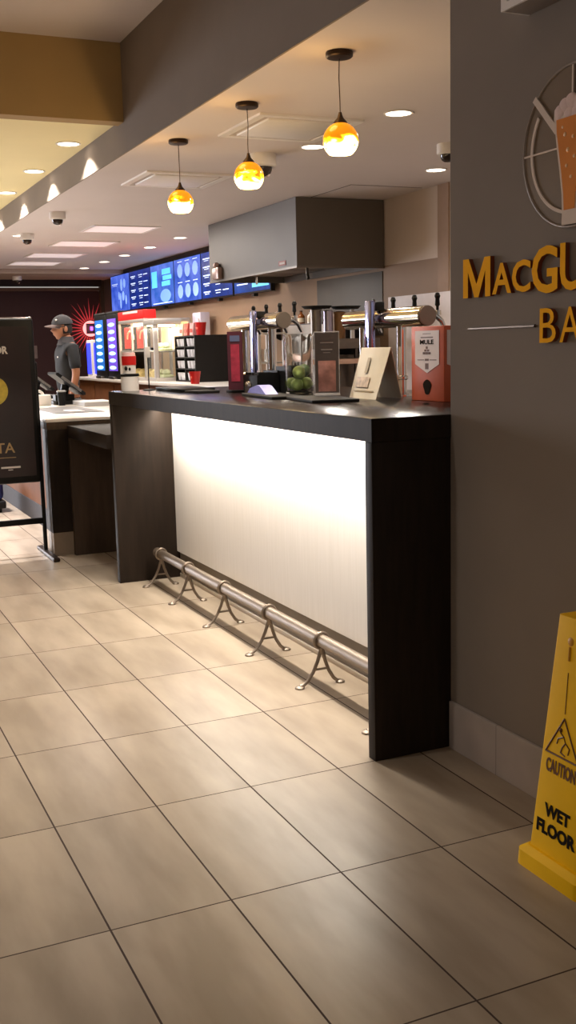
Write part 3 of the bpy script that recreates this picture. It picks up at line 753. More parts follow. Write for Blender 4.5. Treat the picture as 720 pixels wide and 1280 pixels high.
# ================================================================== KITCHEN BEHIND THE TOWERS
t = thing('kitchen_oven', 'stainless kitchen oven with a black glass door below the hood', 'oven', (8.45, -4.22, 0))
B(-.42, .42, -.26, .22, .09, 1.53, bev=.006).build('oven_body', STEEL, t)
for x in (-.36, .36):
    for y in (-.2, .16): MB().cone((x, y, 0), (x, y, .09), .02, .025, 12).build('leg', STEEL, t)
B(-.436, -.42, -.22, .10, 1.27, 1.48, bev=.004).build('door', BLACKP, t)
MB().tube([(-.46, -.22, 1.50), (-.46, .10, 1.50)], .010, 10).tube([(-.42, -.20, 1.50), (-.46, -.20, 1.50)], .007, 8).tube([(-.42, .08, 1.50), (-.46, .08, 1.50)], .007, 8).build('handle', CHROME, t)
t = thing('prep_table', 'stainless prep table with a pinkish shelf left of the oven', 'table', (7.75, -3.92, 0))
B(-.2, .2, -.34, .34, .88, .91, bev=.004).build('tabletop', STEEL, t)
B(-.2, .2, -.34, .34, 1.20, 1.24, bev=.004).build('shelf', mat('pinkish_shelf', (206, 170, 150), .4, .3), t)
B(-.2, .2, -.34, .34, 1.32, 1.40, bev=.004).build('upper_shelf', STEEL, t)
for x in (-.19, .19):
    for y in (-.33, .33): MB().box(x-.012, x+.012, y-.012, y+.012, 0, 1.40).build('leg', STEEL, t, False)
for i, (y, r, h, m, lab) in enumerate(((-3.79, .045, .22, STEEL, 'tall stainless canister on the upper shelf, leftmost'), (-3.90, .038, .21, mat('lav_steel', (170, 160, 178), .3, .7), 'lavender-grey canister on the upper shelf, second from left'), (-4.00, .05, .20, mat('amber_can', (128, 92, 56), .4, .3), 'brown canister on the upper shelf, third from left'), (-4.12, .018, .22, WHITEP, 'thin white tube on the upper shelf'))):
    t = thing('canister', lab, 'canister', (7.75, y, 1.4005), 0, 'canisters on the prep table shelf')
    MB().lathe([(0, 0), (r, 0), (r, h), (0, h)], seg=24).build('canister_body', m, t)
    MB().lathe([(0, h), (r*1.05, h), (r*1.05, h+.012), (r*.3, h+.02), (0, h+.02)], seg=24).build('lid', m, t)
for i, (y, z, lab) in enumerate(((-3.80, 1.640, 'black pizza pan resting on top of the canisters, left'), (-4.06, 1.6365, 'black domed pan resting on top of the canisters, right'))):
    o = MB().lathe([(0, .0), (.10, .0), (.12, .022), (.125, .022), (.102, -.0), (.0, .03 if i else .006)], seg=32).build('pizza_pan', BLACKM)
    tag(o, lab, 'pan', 'black pans above the canisters', (7.75, y, z))
# shelf unit with glasses behind left tower
t = thing('glass_rack', 'white back-bar shelf unit behind the left beer tower', 'shelf unit', (8.6, -4.20, 0))
for z in (1.0, 1.22, 1.47): B(-.20, .20, -.13, .13, z-.015, z, bev=.003).build('shelf', WHITEP, t)
for x in (-.19, .19):
    for y in (-.12, .12): MB().box(x-.012, x+.012, y-.012, y+.012, .0, 1.47).build('upright', WHITEP, t, False)
t.location = (8.62, -3.70, 0)
gi = 0
for k, (dx, dy, z, lab) in enumerate(((-.12, .06, 1.22, 'clear tumbler on the white shelf unit, front'), (.04, .05, 1.22, 'clear tumbler on the white shelf unit, middle'), (-.1, .05, 1.0, 'clear tumbler on the lowest white shelf'))):
    o = MB().lathe([(0, 0), (.03, 0), (.036, .11), (.033, .11), (.027, .006), (0, .006)], seg=20).build('tumbler', GLASS)
    tag(o, lab, 'glass', 'tumblers on the white shelf unit', (8.62+dx, -3.70+dy, z+.001))

# ================================================================== THINGS ON THE BAR
ZT = 1.1205
# white tub with an upturned red cup
t = thing('sauce_tub', 'white tub with black rim on the far end of the bar', 'tub', (5.90, -1.70, ZT))
MB().lathe([(0, 0), (.050, 0), (.050, .085), (.046, .090), (0, .090)], seg=28).build('tub_body', WHITEP, t)
MB().lathe([(.051, .082), (.053, .084), (.053, .094), (.048, .097), (0, .097)], seg=28).build('rim', BLACKP, t)
t2 = thing('paper_cup', 'white and red printed cup standing on the white tub', 'cup', (5.90, -1.70, ZT+.0975))
MB().lathe([(0, 0), (.036, 0), (.040, .10), (0, .10)], seg=28).build('cup_body', WHITEP, t2)
MB().lathe([(.0400, .048), (.0412, .098), (.038, .099)], seg=28).build('red_band', REDP, t2)
MB().lathe([(0, .10), (.037, .10), (.036, .118), (0, .12)], seg=28).build('lid', mat('pink_lid', (240, 200, 196), .4), t2)
MB().ball((-.026, .026, .03), .010, (1, 1, 1.3), 10).ball((-.036, .008, .026), .007, (1, 1, 1.4), 10).build('printed_letter', BLACKP, t2)
t = thing('card_holder', 'thin black card holder stand with a small white card', 'card holder', (5.86, -1.80, ZT))
MB().lathe([(0, 0), (.038, 0), (.034, .006), (.006, .010), (0, .010)], seg=24).tube([(0, 0, .005), (0, 0, .20)], .0035, 8).build('stand', BLACKP, t)
B(-.004, .004, -.014, .014, .185, .245, bev=.001).build('card', WHITEP, t)
B(-.006, .006, -.034, -.018, .225, .24).build('clip', BLACKP, t)
flat_item('serving_tray', 'black serving tray lying flat at the far end of the bar', 'tray', BLACKP, 5.62, -1.93, ZT, .44, .20, .018, 0, .006)
flat_item('bar_menu', 'flat black bar menu lying between the tray and the maroon card', 'menu', BLACKM, 5.28, -1.91, ZT, .16, .13, .012, .1, .003)
t = thing('table_tent', 'tall maroon table card with a pink drink picture', 'table card', (5.15, -2.05, ZT), .0)
B(-.045, .045, -.04, .04, 0, .012, bev=.003).build('base', BLACKP, t)
MB().obox((0, 0, .16), (.012, .078, .30), Matrix.Rotation(-.38, 4, 'Z'), .002).build('card', mat('maroon_card', (74, 30, 40), .4, noise=.1), t)
MB().obox((-.0072, 0, .15), (.002, .045, .19), Matrix.Rotation(-.38, 4, 'Z')).build('drink_picture', mat('pink_drink', (150, 44, 62), .4, noise=.3, nscale=30), t)
MB().obox((-.0072, 0, .275), (.002, .05, .03), Matrix.Rotation(-.38, 4, 'Z')).build('heading', mat('blue_grey_print', (84, 90, 118), .4), t)

def tower(x0, x1, y, z, label, cols, post):
    t = thing('beer_tower', label, 'beer tap tower', ((x0+x1)/2, y, ZT))
    cx = (x0+x1)/2; zz = z-ZT; r = .043
    MB().cone((x0-cx, 0, zz), (x1-cx, 0, zz), r, r, 40, .006).build('drum', mat('tower_drum', (205, 190, 165), .12, 1, noise=.02), t)
    MB().cone((x0-cx-.006, 0, zz), (x0-cx+.001, 0, zz), r*.97, r*1.0, 40, .002).build('end_disc', mat('disc_grey', (132, 118, 104), .45, .6, noise=.03), t)
    for c in cols:
        mb = MB().cone((c-cx, 0, .0), (c-cx, 0, zz), .022, .022, 24)
        mb.lathe([(0, .012), (.03, .012), (.045, .006), (.046, 0), (0, 0)], (c-cx, 0, 0), 24)
        mb.lathe([(.022, .07), (.028, .075), (.028, .085), (.022, .09)], (c-cx, 0, 0), 24)
        mb.build('column', CHROME, t)
    pz = 1.540-ZT
    mb = MB().box(post-cx-.030, post-cx+.030, .056, .080, 0, pz, bev=.007)
    mb.box(post-cx-.038, post-cx+.038, .050, .088, 0, .01, bev=.003)
    mb.box(post-cx-.012, post-cx+.012, .04, .066, zz-.02, zz+.02)
    mb.build('front_post', mat('blue_reflection_chrome', (172, 174, 222), .14, 1), t)  # a bluish reflection is put into the chrome's colour
    B(post-cx-.016, post-cx+.016, .0, .05, pz-.045, pz-.004, bev=.006).build('badge_clamp', BLACKP, t)
    n = 4
    for k in range(n):
        tx = x0-cx+.07+k*(x1-x0-.14)/(n-1)
        mb = MB().tube([(tx, -.04, zz+.0), (tx, -.085, zz+.002), (tx, -.115, zz-.02), (tx, -.135, zz-.06)], [.012, .012, .011, .009], 12)
        mb.lathe([(0, 0), (.016, 0), (.016, .02), (0, .02)], (tx, -.095, zz+.004), 16)
        f = mb.build('tap_faucet', CHROME, t)
        MB().lathe([(0, 0), (.006, 0), (.006, .018), (.011, .024), (.009, .05), (.013, .062), (.008, .075), (0, .077)], (tx, -.095, zz+.022), 16).build('tap_handle', BLACKP, f)
    return t
tower(3.85, 4.55, -2.40, 1.461, 'right beer tower, a fat chrome drum with a round grey end disc', (4.06, 4.40), 4.22)
tower(5.03, 5.72, -2.275, 1.482, 'left beer tower, seen behind the glass jar and black caddies', (5.18, 5.55), 5.27)

t = thing('napkin_caddy', 'left black napkin caddy below the left beer tower', 'caddy', (4.98, -2.12, ZT), 0)
mb = MB().box(-.09, .09, -.06, .06, 0, .01).box(-.09, .09, -.06, -.052, .01, .11).box(-.09, .09, .052, .06, .01, .09).box(-.09, -.082, -.052, .052, .01, .10).box(.082, .09, -.052, .052, .01, .10).box(-.004, .004, -.052, .052, .01, .10)
mb.build('caddy_box', BLACKP, t, False)
B(-.075, -.012, -.045, .045, .012, .098, bev=.002).build('napkins', BLACKM, t)
t = thing('napkin_caddy', 'right black napkin caddy, touching the glass jar side', 'caddy', (4.86, -2.25, ZT), 0)
mb = MB().box(-.09, .09, -.06, .06, 0, .01).box(-.09, .09, -.06, -.052, .01, .13).box(-.09, .09, .052, .06, .01, .13).box(-.09, -.082, -.052, .052, .01, .13).box(.082, .09, -.052, .052, .01, .13)
mb.build('caddy_box', BLACKP, t, False)
mb = MB()
for k in range(7): mb.tube([(-.05+.016*k, -.02+.01*(k % 3), .012), (-.055+.017*k, -.02+.012*(k % 3), .142+.006*(k % 2))], .003, 6)
mb.build('stirrers', BLACKM, t)
flat_item('bar_mat', 'black rubber bar mat left of the glass jar, under the blue sleeve', 'bar mat', BLACKM, 4.50, -1.965, ZT, .50, .15, .012, -.12, .003)
t = thing('bill_folder', 'pale blue bill folder propped on the left bar mat', 'folder', (4.62, -1.97, ZT+.0125), -.10)
MB().prism([(-.15, -.03, 0), (.14, -.03, 0), (.10, -.03, .022), (-.02, -.03, .040), (-.06, -.03, .036)], (0, .06, 0)).build('cover', mat('lavender_folder', (140, 138, 206), .35, noise=.1), t, False)
t = thing('salt_shaker', 'small shaker with a pale metal cap on the left mat', 'shaker', (4.86, -2.0, ZT), 0)
MB().lathe([(0, 0), (.018, 0), (.016, .04), (0, .04)], seg=20).build('shaker_body', mat('smoky', (70, 60, 56), .2), t)
MB().lathe([(.017, .04), (.017, .05), (.011, .062), (0, .064)], seg=20).build('cap', CHROME, t)

# glass jar with limes
JX, JY = 4.62, -2.165
t = thing('glass_jar', 'large clear glass jar holding green limes on the bar', 'jar', (JX, JY, ZT))
H = .285
MB().lathe([(0, .0), (.060, 0), (.066, .006), (.067, .02), (.066, .12), (.070, H-.02), (.074, H), (.071, H), (.066, H-.02), (.062, .12), (.062, .022), (.057, .012), (0, .010)], seg=40).build('jar_body', GLASS, t)
LIME = mat('lime_skin', (146, 168, 92), .4, noise=.25, nscale=30, bump=.3, bscale=200)
LIMED = mat('dark_lime', (62, 82, 40), .45, noise=.3, nscale=25, bump=.3, bscale=200)
spots = [(-.022, .022, .045, 0), (.024, -.022, .045, 1), (-.022, -.026, .050, 0), (.026, .026, .048, 0), (0, .0, .098, 0), (.012, -.034, .112, 1), (-.030, .016, .106, 0)]
ll = ['pale lime on the jar bottom, nearest the bar edge', 'dark lime on the jar bottom, at the right back', 'pale lime on the jar bottom, at the left back', 'lime on the jar bottom, at the far left', 'lime in the middle of the second layer in the jar', 'dark green lime on top at the right of the jar', 'pale lime on top at the left of the jar']
for (dx, dy, z, d), lab in zip(spots, ll):
    o = MB().lathe([(0, -.037), (.006, -.034), (.018, -.027), (.028, -.012), (.030, 0), (.028, .012), (.018, .027), (.006, .034), (0, .037)], seg=20, axis=(1, dx*20, .5)).build('lime', LIMED if d else LIME)
    tag(o, lab, 'lime', 'limes in the glass jar', (JX+dx, JY+dy, ZT+z))

flat_item('bar_mat', 'black rubber bar mat under the clear menu holder', 'bar mat', BLACKM, 4.02, -1.985, ZT, .42, .20, .012, -.18, .003)
t = thing('menu_holder', 'clear acrylic menu holder with grey heading and pink drink picture', 'menu holder', (4.15, -2.078, ZT+.0125), 1.15)
MB().box(-.055, .055, -.035, .035, 0, .008, bev=.002).box(-.055, .055, -.006, .006, .008, .275, bev=.002).build('acrylic_stand', mat('clear_acrylic', (220, 216, 212), .08, alpha=.35), t)
B(-.051, .051, .0065, .0085, .012, .27).build('menu_card', mat('grey_card', (104, 92, 86), .4, noise=.08), t)
B(-.038, .038, .0087, .0095, .018, .15, bev=.0003).build('drink_picture', mat('rose_drink', (196, 140, 128), .4, noise=.3, nscale=25), t)
MB().box(-.028, .028, .0087, .0095, .225, .229).box(-.024, .024, .0087, .0095, .195, .200).box(-.016, .016, .0087, .0095, .183, .186).build('card_text', mat('card_text', (176, 166, 160), .5), t, False)

# cream tent card
def quad_slab(name, m, parent, a, b, c, d, th):
    a, b, c, d = [V(p) for p in (a, b, c, d)]
    n = (b-a).cross(d-a).normalized()*th
    return MB().prism([a, b, c, d], -n).build(name, m, parent, False)
t = thing('tent_card', 'cream leaning menu card between the clear holder and right beer tower', 'menu card', (4.0, -2.15, ZT))
def tl(p): return (p[0]-4.0, p[1]+2.15, p[2]-ZT)
a, b_, c, d = tl((4.11, -2.165, ZT)), tl((3.868, -2.160, ZT)), tl((3.835, -2.215, ZT+.213)), tl((4.085, -2.215, ZT+.213))
cf = quad_slab('card_front', mat('cream_card', (214, 202, 178), .5, noise=.04), t, a, b_, c, d, .003)
quad_slab('card_back', mat('cream_card', (214, 202, 178), .5), t, c, d, tl((4.09, -2.285, ZT)), tl((3.87, -2.285, ZT)), .003)
def on_card(u, v):
    A, Bq, Cq, D = [V(q) for q in (a, b_, c, d)]
    p = A*(1-u)*(1-v)+Bq*u*(1-v)+Cq*u*v+D*(1-u)*v
    return p+V((0, .0025, .0015))
def patch(name, m, u0, u1, v0, v1):
    q = [on_card(u0, v0), on_card(u1, v0), on_card(u1, v1), on_card(u0, v1)]
    return MB().prism(q, (0, .0008, .0004)).build(name, m, cf, False)
patch('food_picture', mat('pizza_pic', (196, 176, 156), .5, noise=.4, nscale=40), .14, .60, .22, .42)
patch('printed_line', mat('card_line', (170, 156, 132), .5), .12, .85, .14, .16)
patch('printed_text', mat('card_line', (170, 156, 132), .5), .35, .45, .50, .80)

# orange drink carton
t = thing('drink_carton', 'orange drink carton box with white pointed label reading MULE', 'carton', (3.61, -2.375, ZT))
B(-.12, .12, -.125, .125, 0, .292, bev=.003).build('carton', mat('orange_carton', (196, 88, 48), .45, noise=.06), t)
PANELM = mat('carton_label', (222, 204, 196), .5, noise=.04)
def label_face(origin, R, dark, hw=.088):
    R = V(R); O = V(origin)
    N = R.cross(V((0, 0, 1)))
    pts = [(-hw, .275), (hw, .275), (hw, .145), (0, .11), (-hw, .145)]
    L = MB().prism([O+R*u+V((0, 0, z))+N*.001 for u, z in pts], N*.001).build('label_panel', PANELM, t, False)
    text_mesh('MULE', 'label_text', PRINT, L, O+V((0, 0, .222))+N*.002, R, (0, 0, 1), .018, .10, .0006, .03, align='CENTER')
    mb = MB()
    def bx(u0, u1, z0, z1): mb.prism([O+R*u+V((0, 0, z))+N*.002 for u, z in ((u0, z0), (u1, z0), (u1, z1), (u0, z1))], N*.0006)
    bx(-.045, .045, .247, .251); bx(-.03, .03, .262, .264)
    for u in (-.02, 0, .02): bx(u-.009, u+.009, .183, .192)
    for u in (-.01, .01): bx(u-.008, u+.008, .194, .202)
    bx(-.007, .007, .204, .214)
    bx(-.07, -.02, .160, .163); bx(.02, .07, .160, .163); bx(-.014, .014, .158, .166)
    bx(-.012, .012, .125, .148)
    mb.build('label_art', BROWNP, L, False)
    mb = MB(); c = O+V((0, 0, .055))+N*.001
    mb.prism([c+R*(.028*math.cos(q)*(1+.2*math.sin(3*q)))+V((0, 0, .03*math.sin(q))) for q in [k*PI/8 for k in range(16)]], N*.001)
    mb.build('carton_picture', PRINT, t, False)
label_face((0, .125, 0), (-1, 0, 0), 1)
label_face((-.12, 0, 0), (0, -1, 0), 0, .112)

# ================================================================== WALL LETTERING + LOGO
sg = thing('wall_lettering', 'raised orange bar name letters on the taupe wall', 'sign', (2.5, -1.89, 1.48))
def letters(s, xs, z0, hs, ws, dep=.014, bold=.02):
    for ch, x, h, w, zz in zip(s, xs, hs, ws, z0):
        if ch == 'M':
            k = .026
            pts = [(0, 0), (0, h), (k*1.15, h), (w/2, h*.34), (w-k*1.15, h), (w, h), (w, 0), (w-k, 0), (w-k, h*.66), (w/2+k*.42, 0), (w/2-k*.42, 0), (k, h*.66), (k, 0)]
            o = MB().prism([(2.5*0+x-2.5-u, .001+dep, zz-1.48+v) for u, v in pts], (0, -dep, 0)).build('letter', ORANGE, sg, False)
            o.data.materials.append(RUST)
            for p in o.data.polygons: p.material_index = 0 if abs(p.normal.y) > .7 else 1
            o['label'] = 'raised orange letter M'; continue
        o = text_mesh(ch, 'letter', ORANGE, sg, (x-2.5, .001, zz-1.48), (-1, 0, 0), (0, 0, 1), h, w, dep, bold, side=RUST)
        o['label'] = 'raised orange letter %s' % ch
letters('MACGUFFINS', [2.80, 2.648, 2.553, 2.462, 2.340, 2.232, 2.150, 2.068, 2.025, 1.920],
        [1.480, 1.484, 1.483, 1.474, 1.476, 1.480, 1.480, 1.480, 1.480, 1.478],
        [.116, .088, .090, .128, .126, .12, .12, .12, .12, .122], [.142, .092, .086, .112, .098, .072, .072, .026, .092, .08])
letters('BAR', [2.424, 2.338, 2.245], [1.340]*3, [.094]*3, [.070, .084, .072], bold=.0)
MB().box(-.29, .045, .001, .006, -.0945, -.0905).shift((.0, 0, 0)).build('rule_line', mat('rule_grey', (150, 134, 120), .4, .5), sg, False).location = (.243, 0, 0)
for k in (0,): MB().ball((-.042, .004, -.0925), .0045).build('rule_stud', DARKMET, sg)

lg = thing('round_logo', 'round clear wall emblem with a pale beer glass on spokes', 'emblem', (2.305, -1.89, 1.848))
# local: u to the picture right = -x ; disc stands 4 mm off the wall
def LP(u, v, d=0): return V((-u, d, v))
RL = .205
MB().lathe([(0, .003), (RL, .003), (RL, .007), (0, .007)], (0, 0, 0), 72, (0, 1, 0)).build('disc', mat('smoked_disc', (130, 114, 98), .25, noise=.08, nscale=4, spec=.3), lg)
MB().tube([LP(RL*math.cos(q), RL*math.sin(q), .007) for q in [2*PI*k/72 for k in range(72)]], .004, 8, True).build('rim', mat('rim_grey', (142, 128, 114), .35, .2), lg)
PALE = mat('pale_emblem', (224, 206, 190), .9, spec=.1, noise=.03)
def arc(r, a0, a1, w, d0=.007, d1=.011):
    n = 40; o = [LP((r+w/2)*math.cos(a0+(a1-a0)*k/n), (r+w/2)*math.sin(a0+(a1-a0)*k/n), d0) for k in range(n+1)]
    i = [LP((r-w/2)*math.cos(a0+(a1-a0)*k/n), (r-w/2)*math.sin(a0+(a1-a0)*k/n), d0) for k in range(n+1)]
    bm = bmesh.new(); oo = [bm.verts.new(p) for p in o]; ii = [bm.verts.new(p) for p in i]
    o2 = [bm.verts.new(p+V((0, d1-d0, 0))) for p in o]; i2 = [bm.verts.new(p+V((0, d1-d0, 0))) for p in i]
    for k in range(n):
        bm.faces.new((oo[k], oo[k+1], ii[k+1], ii[k])); bm.faces.new((o2[k], i2[k], i2[k+1], o2[k+1]))
        bm.faces.new((oo[k], o2[k], o2[k+1], oo[k+1])); bm.faces.new((ii[k], ii[k+1], i2[k+1], i2[k]))
    bmesh.ops.recalc_face_normals(bm, faces=bm.faces[:])
    return MB().merge(bm)
arc(.168, math.radians(146), math.radians(262), .009).build('inner_arc', PALE, lg)
arc(.168, math.radians(-82), math.radians(34), .009).build('inner_arc', PALE, lg)
def strip(p, q, w, d0=.0075, d1=.0115):
    p, q = V(p), V(q); n = V((-(q-p).y, (q-p).x)).normalized()*w/2
    return MB().prism([LP(*(p+n), d0), LP(*(q+n), d0), LP(*(q-n), d0), LP(*(p-n), d0)], (0, d1-d0, 0))
strip((-.158, .146), (-.062, .045), .018).build('thick_spoke', PALE, lg, False)
strip((.158, .146), (.062, .045), .018).build('thick_spoke', PALE, lg, False)
strip((-.200, .0), (-.055, .001), .0045).build('thin_spoke', PALE, lg, False)
strip((.200, .0), (.055, .001), .0045).build('thin_spoke', PALE, lg, False)
strip((.0, .09), (.0, .2), .0045).build('thin_spoke', PALE, lg, False)
outl = [(-.066, .10), (-.069, .075), (-.062, .04), (-.055, 0), (-.043, -.06), (-.033, -.12), (-.030, -.168), (-.032, -.20)]
full = outl+[(-u, v) for u, v in outl[::-1]]
MB().prism([LP(u, v, .011) for u, v in full], (0, .004, 0)).build('glass_outline', PALE, lg, False)
inn = [(-.056, .072), (-.054, .04), (-.046, 0), (-.034, -.06), (-.024, -.12), (-.021, -.162)]
beer = inn+[(-u, v) for u, v in inn[::-1]]
MB().prism([LP(u, v, .015) for u, v in beer], (0, .002, 0)).build('beer', mat('beer_orange', (222, 140, 72), .9, spec=.1, noise=.06, nscale=14), lg, False)
mb = MB()
for u, v, r in ((-.046, .092, .022), (-.026, .104, .024), (0, .110, .026), (.026, .104, .024), (.046, .092, .022), (-.05, .078, .014), (-.01, .086, .02), (.02, .082, .02), (.046, .076, .016)):
    mb.ball(LP(u, v, .014), r, (1, .14, .8), 16)
mb.build('foam', mat('foam_pink', (226, 200, 190), .95, spec=.05, noise=.08, nscale=60), lg)
mb = MB()
for u, v, r in ((-.02, .03, .006), (.012, .02, .005), (-.008, -.01, .006), (.018, -.03, .005), (-.012, -.05, .005), (.006, -.08, .005), (-.03, .05, .004)):
    mb.ball(LP(u, v, .017), r, (1, .3, 1), 12)
mb.build('bubbles', mat('bubble', (240, 190, 130), .4), lg)

t = thing('wall_sign_box', 'white-edged boxy sign jutting from the taupe wall above the emblem', 'sign box', (2.30, -1.89, 2.222))
B(-.22, .20, .0, .085, .0, .26, bev=.003).build('housing', mat('box_taupe', (120, 106, 94), .6), t)
rect = MB().box(-.22, .20, .086, .092, 0, .02).box(-.22, .20, .086, .092, .24, .26).box(.18, .20, .086, .092, .02, .24).box(-.22, -.20, .086, .092, .02, .24).box(.2005, .206, .0, .092, 0, .26)
rect.build('white_frame', WHITEP, t, False)

# ================================================================== WET FLOOR SIGN
CX, CY = 2.015, -1.722
wf = thing('wet_floor_sign', 'tall yellow four-sided wet floor sign by the taupe wall', 'floor sign', (CX, CY, 0))
def frus(z0, z1, w0, w1, r=.012, n=4):
    bm = bmesh.new(); rings = []
    for z, w in ((z0, w0), (z1, w1)):
        ring = []
        for sx, sy, a0 in ((1, 1, 0), (-1, 1, 90), (-1, -1, 180), (1, -1, 270)):
            for k in range(n+1):
                a = math.radians(a0+90*k/n)
                ring.append(bm.verts.new((sx*(w-r)+r*math.cos(a), sy*(w-r)+r*math.sin(a), z)))
        rings.append(ring)
    A, Bq = rings; L = len(A)
    for i in range(L): bm.faces.new((A[i], A[(i+1) % L], Bq[(i+1) % L], Bq[i]))
    bm.faces.new(A[::-1]); bm.faces.new(Bq)
    return MB().merge(bm)
frus(.035, .672, .101, .053, .008).build('cone_body', YEL, wf, True, 50)
mb = frus(.0, .040, .127, .125, .024); mb.merge(frus(.040, .054, .125, .108, .022).bm)
base = mb.build('base', YEL, wf, True, 30)
MB().tube([(-.03, 0, .670), (-.03, 0, .69), (.03, 0, .69), (.03, 0, .670)], .008, 8).build('carry_handle', YEL, wf)
# prints follow the slope of the faces
SL = (.101-.053)/(.672-.035)
def wfb(z): return .101-(z-.035)*SL
def face_frame(k):
    Rk = Matrix.Rotation(k*PI/2, 3, 'Z')
    def P(u, z, off=.0006): return Rk @ V((-u, wfb(z)+off, z))
    upv = (Rk @ V((0, -SL, 1))).normalized(); rv = Rk @ V((-1, 0, 0))
    return P, rv, upv
for k in (0, 2):
    P, rv, up = face_frame(k)
    text_mesh('CAUTION', 'caution_text', BROWNP, wf, P(0, .268), rv, up, .036, .112, .0008, .03, align='CENTER')
    text_mesh('WET', 'wet_text', PRINT, wf, P(0, .152), rv, up, .034, .098, .0008, .045, align='CENTER')
    text_mesh('FLOOR', 'floor_text', PRINT, wf, P(0, .102), rv, up, .036, .150, .0008, .045, align='CENTER')
    nrm = rv.cross(up)
    def tri(u0, zc): return None
    pts = [(-.062, .318), (.062, .318), (0, .418)]
    mb = MB()
    for i in range(3):
        a_, c_ = pts[i], pts[(i+1) % 3]
        mb.tube([P(a_[0], a_[1], .0), P(c_[0], c_[1], .0)], .0026, 8)
    mb.build('warning_triangle', BROWNP, wf)
    mb = MB()
    fig = [[(-.012, .380), (.002, .372), (.010, .358), (.0, .345), (-.006, .330)], [(.002, .372), (-.018, .362), (-.022, .348)], [(.010, .358), (.026, .348), (.022, .332)], [(-.006, .330), (.012, .325)], [(-.02, .385), (-.026, .376)]]
    for f in fig: mb.tube([P(u, z, 0) for u, z in f], .0022, 6)
    mb.ball(P(-.010, .386, .0), .0055)
    mb.build('slipping_figure', BROWNP, wf)
    MB().tube([P(0, .430, 0), P(0, .535, 0)], .0015, 6).build('print_line', BROWNP, wf)
    mb = MB().tube([P(0, .565, 0), P(0, .600, 0)], .004, 6)
    mb.ball(P(0, .612, -.002), .013, (1, .35, 1), 14)
    mb.build('keyhole_shadow', mat('hook_shadow_ochre', (190, 130, 10), .5), wf)  # darker ochre shape paints the shadow of the hand hook

# ================================================================== PERSON
def skinned(name, verts, edges, m, parent, root=0, sub=2):
    me = bpy.data.meshes.new(name); me.from_pydata([v[0] for v in verts], edges, []); me.update()
    o = bpy.data.objects.new(name, me); COL.objects.link(o)
    sk = o.modifiers.new('s', 'SKIN'); sk.use_smooth_shade = True
    for i, v in enumerate(verts):
        r = v[1]; d = me.skin_vertices[0].data[i]
        d.radius = (r, r) if not isinstance(r, tuple) else r
        d.use_root = (i == root)
    ss = o.modifiers.new('u', 'SUBSURF'); ss.levels = sub; ss.render_levels = sub
    dg = bpy.context.evaluated_depsgraph_get(); dg.update()
    m2 = bpy.data.meshes.new_from_object(o.evaluated_get(dg)); bpy.data.objects.remove(o)
    m2.name = name; m2.materials.clear(); m2.materials.append(m)
    m2.polygons.foreach_set('use_smooth', [True]*len(m2.polygons))
    q = bpy.data.objects.new(name, m2); COL.objects.link(q)
    if parent: q.parent = parent
    return q
# local axes: +y is where he faces, x to his right (+) / left (-)
vs = [((0, 0, .93), (.15, .11)), ((0, .005, 1.06), (.14, .105)), ((0, .0, 1.22), (.155, .115)), ((0, -.01, 1.36), (.15, .11)), ((0, -.012, 1.44), .075), ((0, .0, 1.48), .064),
      ((-.085, 0, .84), .09), ((-.09, .01, .48), .056), ((-.09, -.015, .09), .038), ((-.095, .07, .035), .035), ((-.1, .15, .025), .028),
      ((.085, 0, .84), .09), ((.09, .01, .48), .056), ((.09, -.015, .09), .038), ((.095, .07, .035), .035), ((.1, .15, .025), .028),
      ((-.17, -.012, 1.385), .056), ((-.205, -.03, 1.13), .043), ((-.21, .03, .90), .030), ((-.208, .045, .86), (.022, .034)), ((-.205, .055, .82), (.017, .032)),
      ((.17, -.012, 1.385), .056), ((.205, -.03, 1.13), .043), ((.21, .01, .90), .030), ((.208, .02, .86), (.022, .034)), ((.205, .03, .82), (.017, .032)), ((0, .012, 1.53), .062)]
es = [(0, 1), (1, 2), (2, 3), (3, 4), (4, 5), (0, 6), (6, 7), (7, 8), (8, 9), (9, 10), (0, 11), (11, 12), (12, 13), (13, 14), (14, 15), (3, 16), (16, 17), (17, 18), (18, 19), (19, 20), (3, 21), (21, 22), (22, 23), (23, 24), (24, 25), (5, 26)]
# fingers, rooted in the palms
def fingers(base, dirv, spread, palm_i, n0):
    global vs, es
    d = V(dirv).normalized(); sp = V(spread).normalized()
    for k, (off, ln) in enumerate(((-.024, .062), (-.008, .074), (.008, .070), (.023, .056))):
        i = len(vs); p = V(base)+sp*off
        vs += [(tuple(p+d*.01), .0095), (tuple(p+d*ln*.55+V((.004, .0, 0))), .0085), (tuple(p+d*ln+V((.010, .006, 0))), .007)]
        es += [(palm_i, i), (i, i+1), (i+1, i+2)]
    i = len(vs); p = V(base)-sp*.028-d*.03
    vs += [(tuple(p), .010), (tuple(p-sp*.014+d*.028), .0085), (tuple(p-sp*.016+d*.05), .0075)]
    es += [(palm_i-1, i), (i, i+1), (i+1, i+2)]
fingers((-.205, .058, .80), (0, .12, -1), (0, -1, -.1), 20, 0)
fingers((.205, .033, .80), (0, .12, -1), (0, -1, -.1), 25, 0)
pr = thing('person', 'worker in grey cap and dark polo shirt, standing in profile behind the counter', 'person', (11.0, -2.515, 0), .05)
body = skinned('body', vs, es, SKIN, pr, 0, 2)
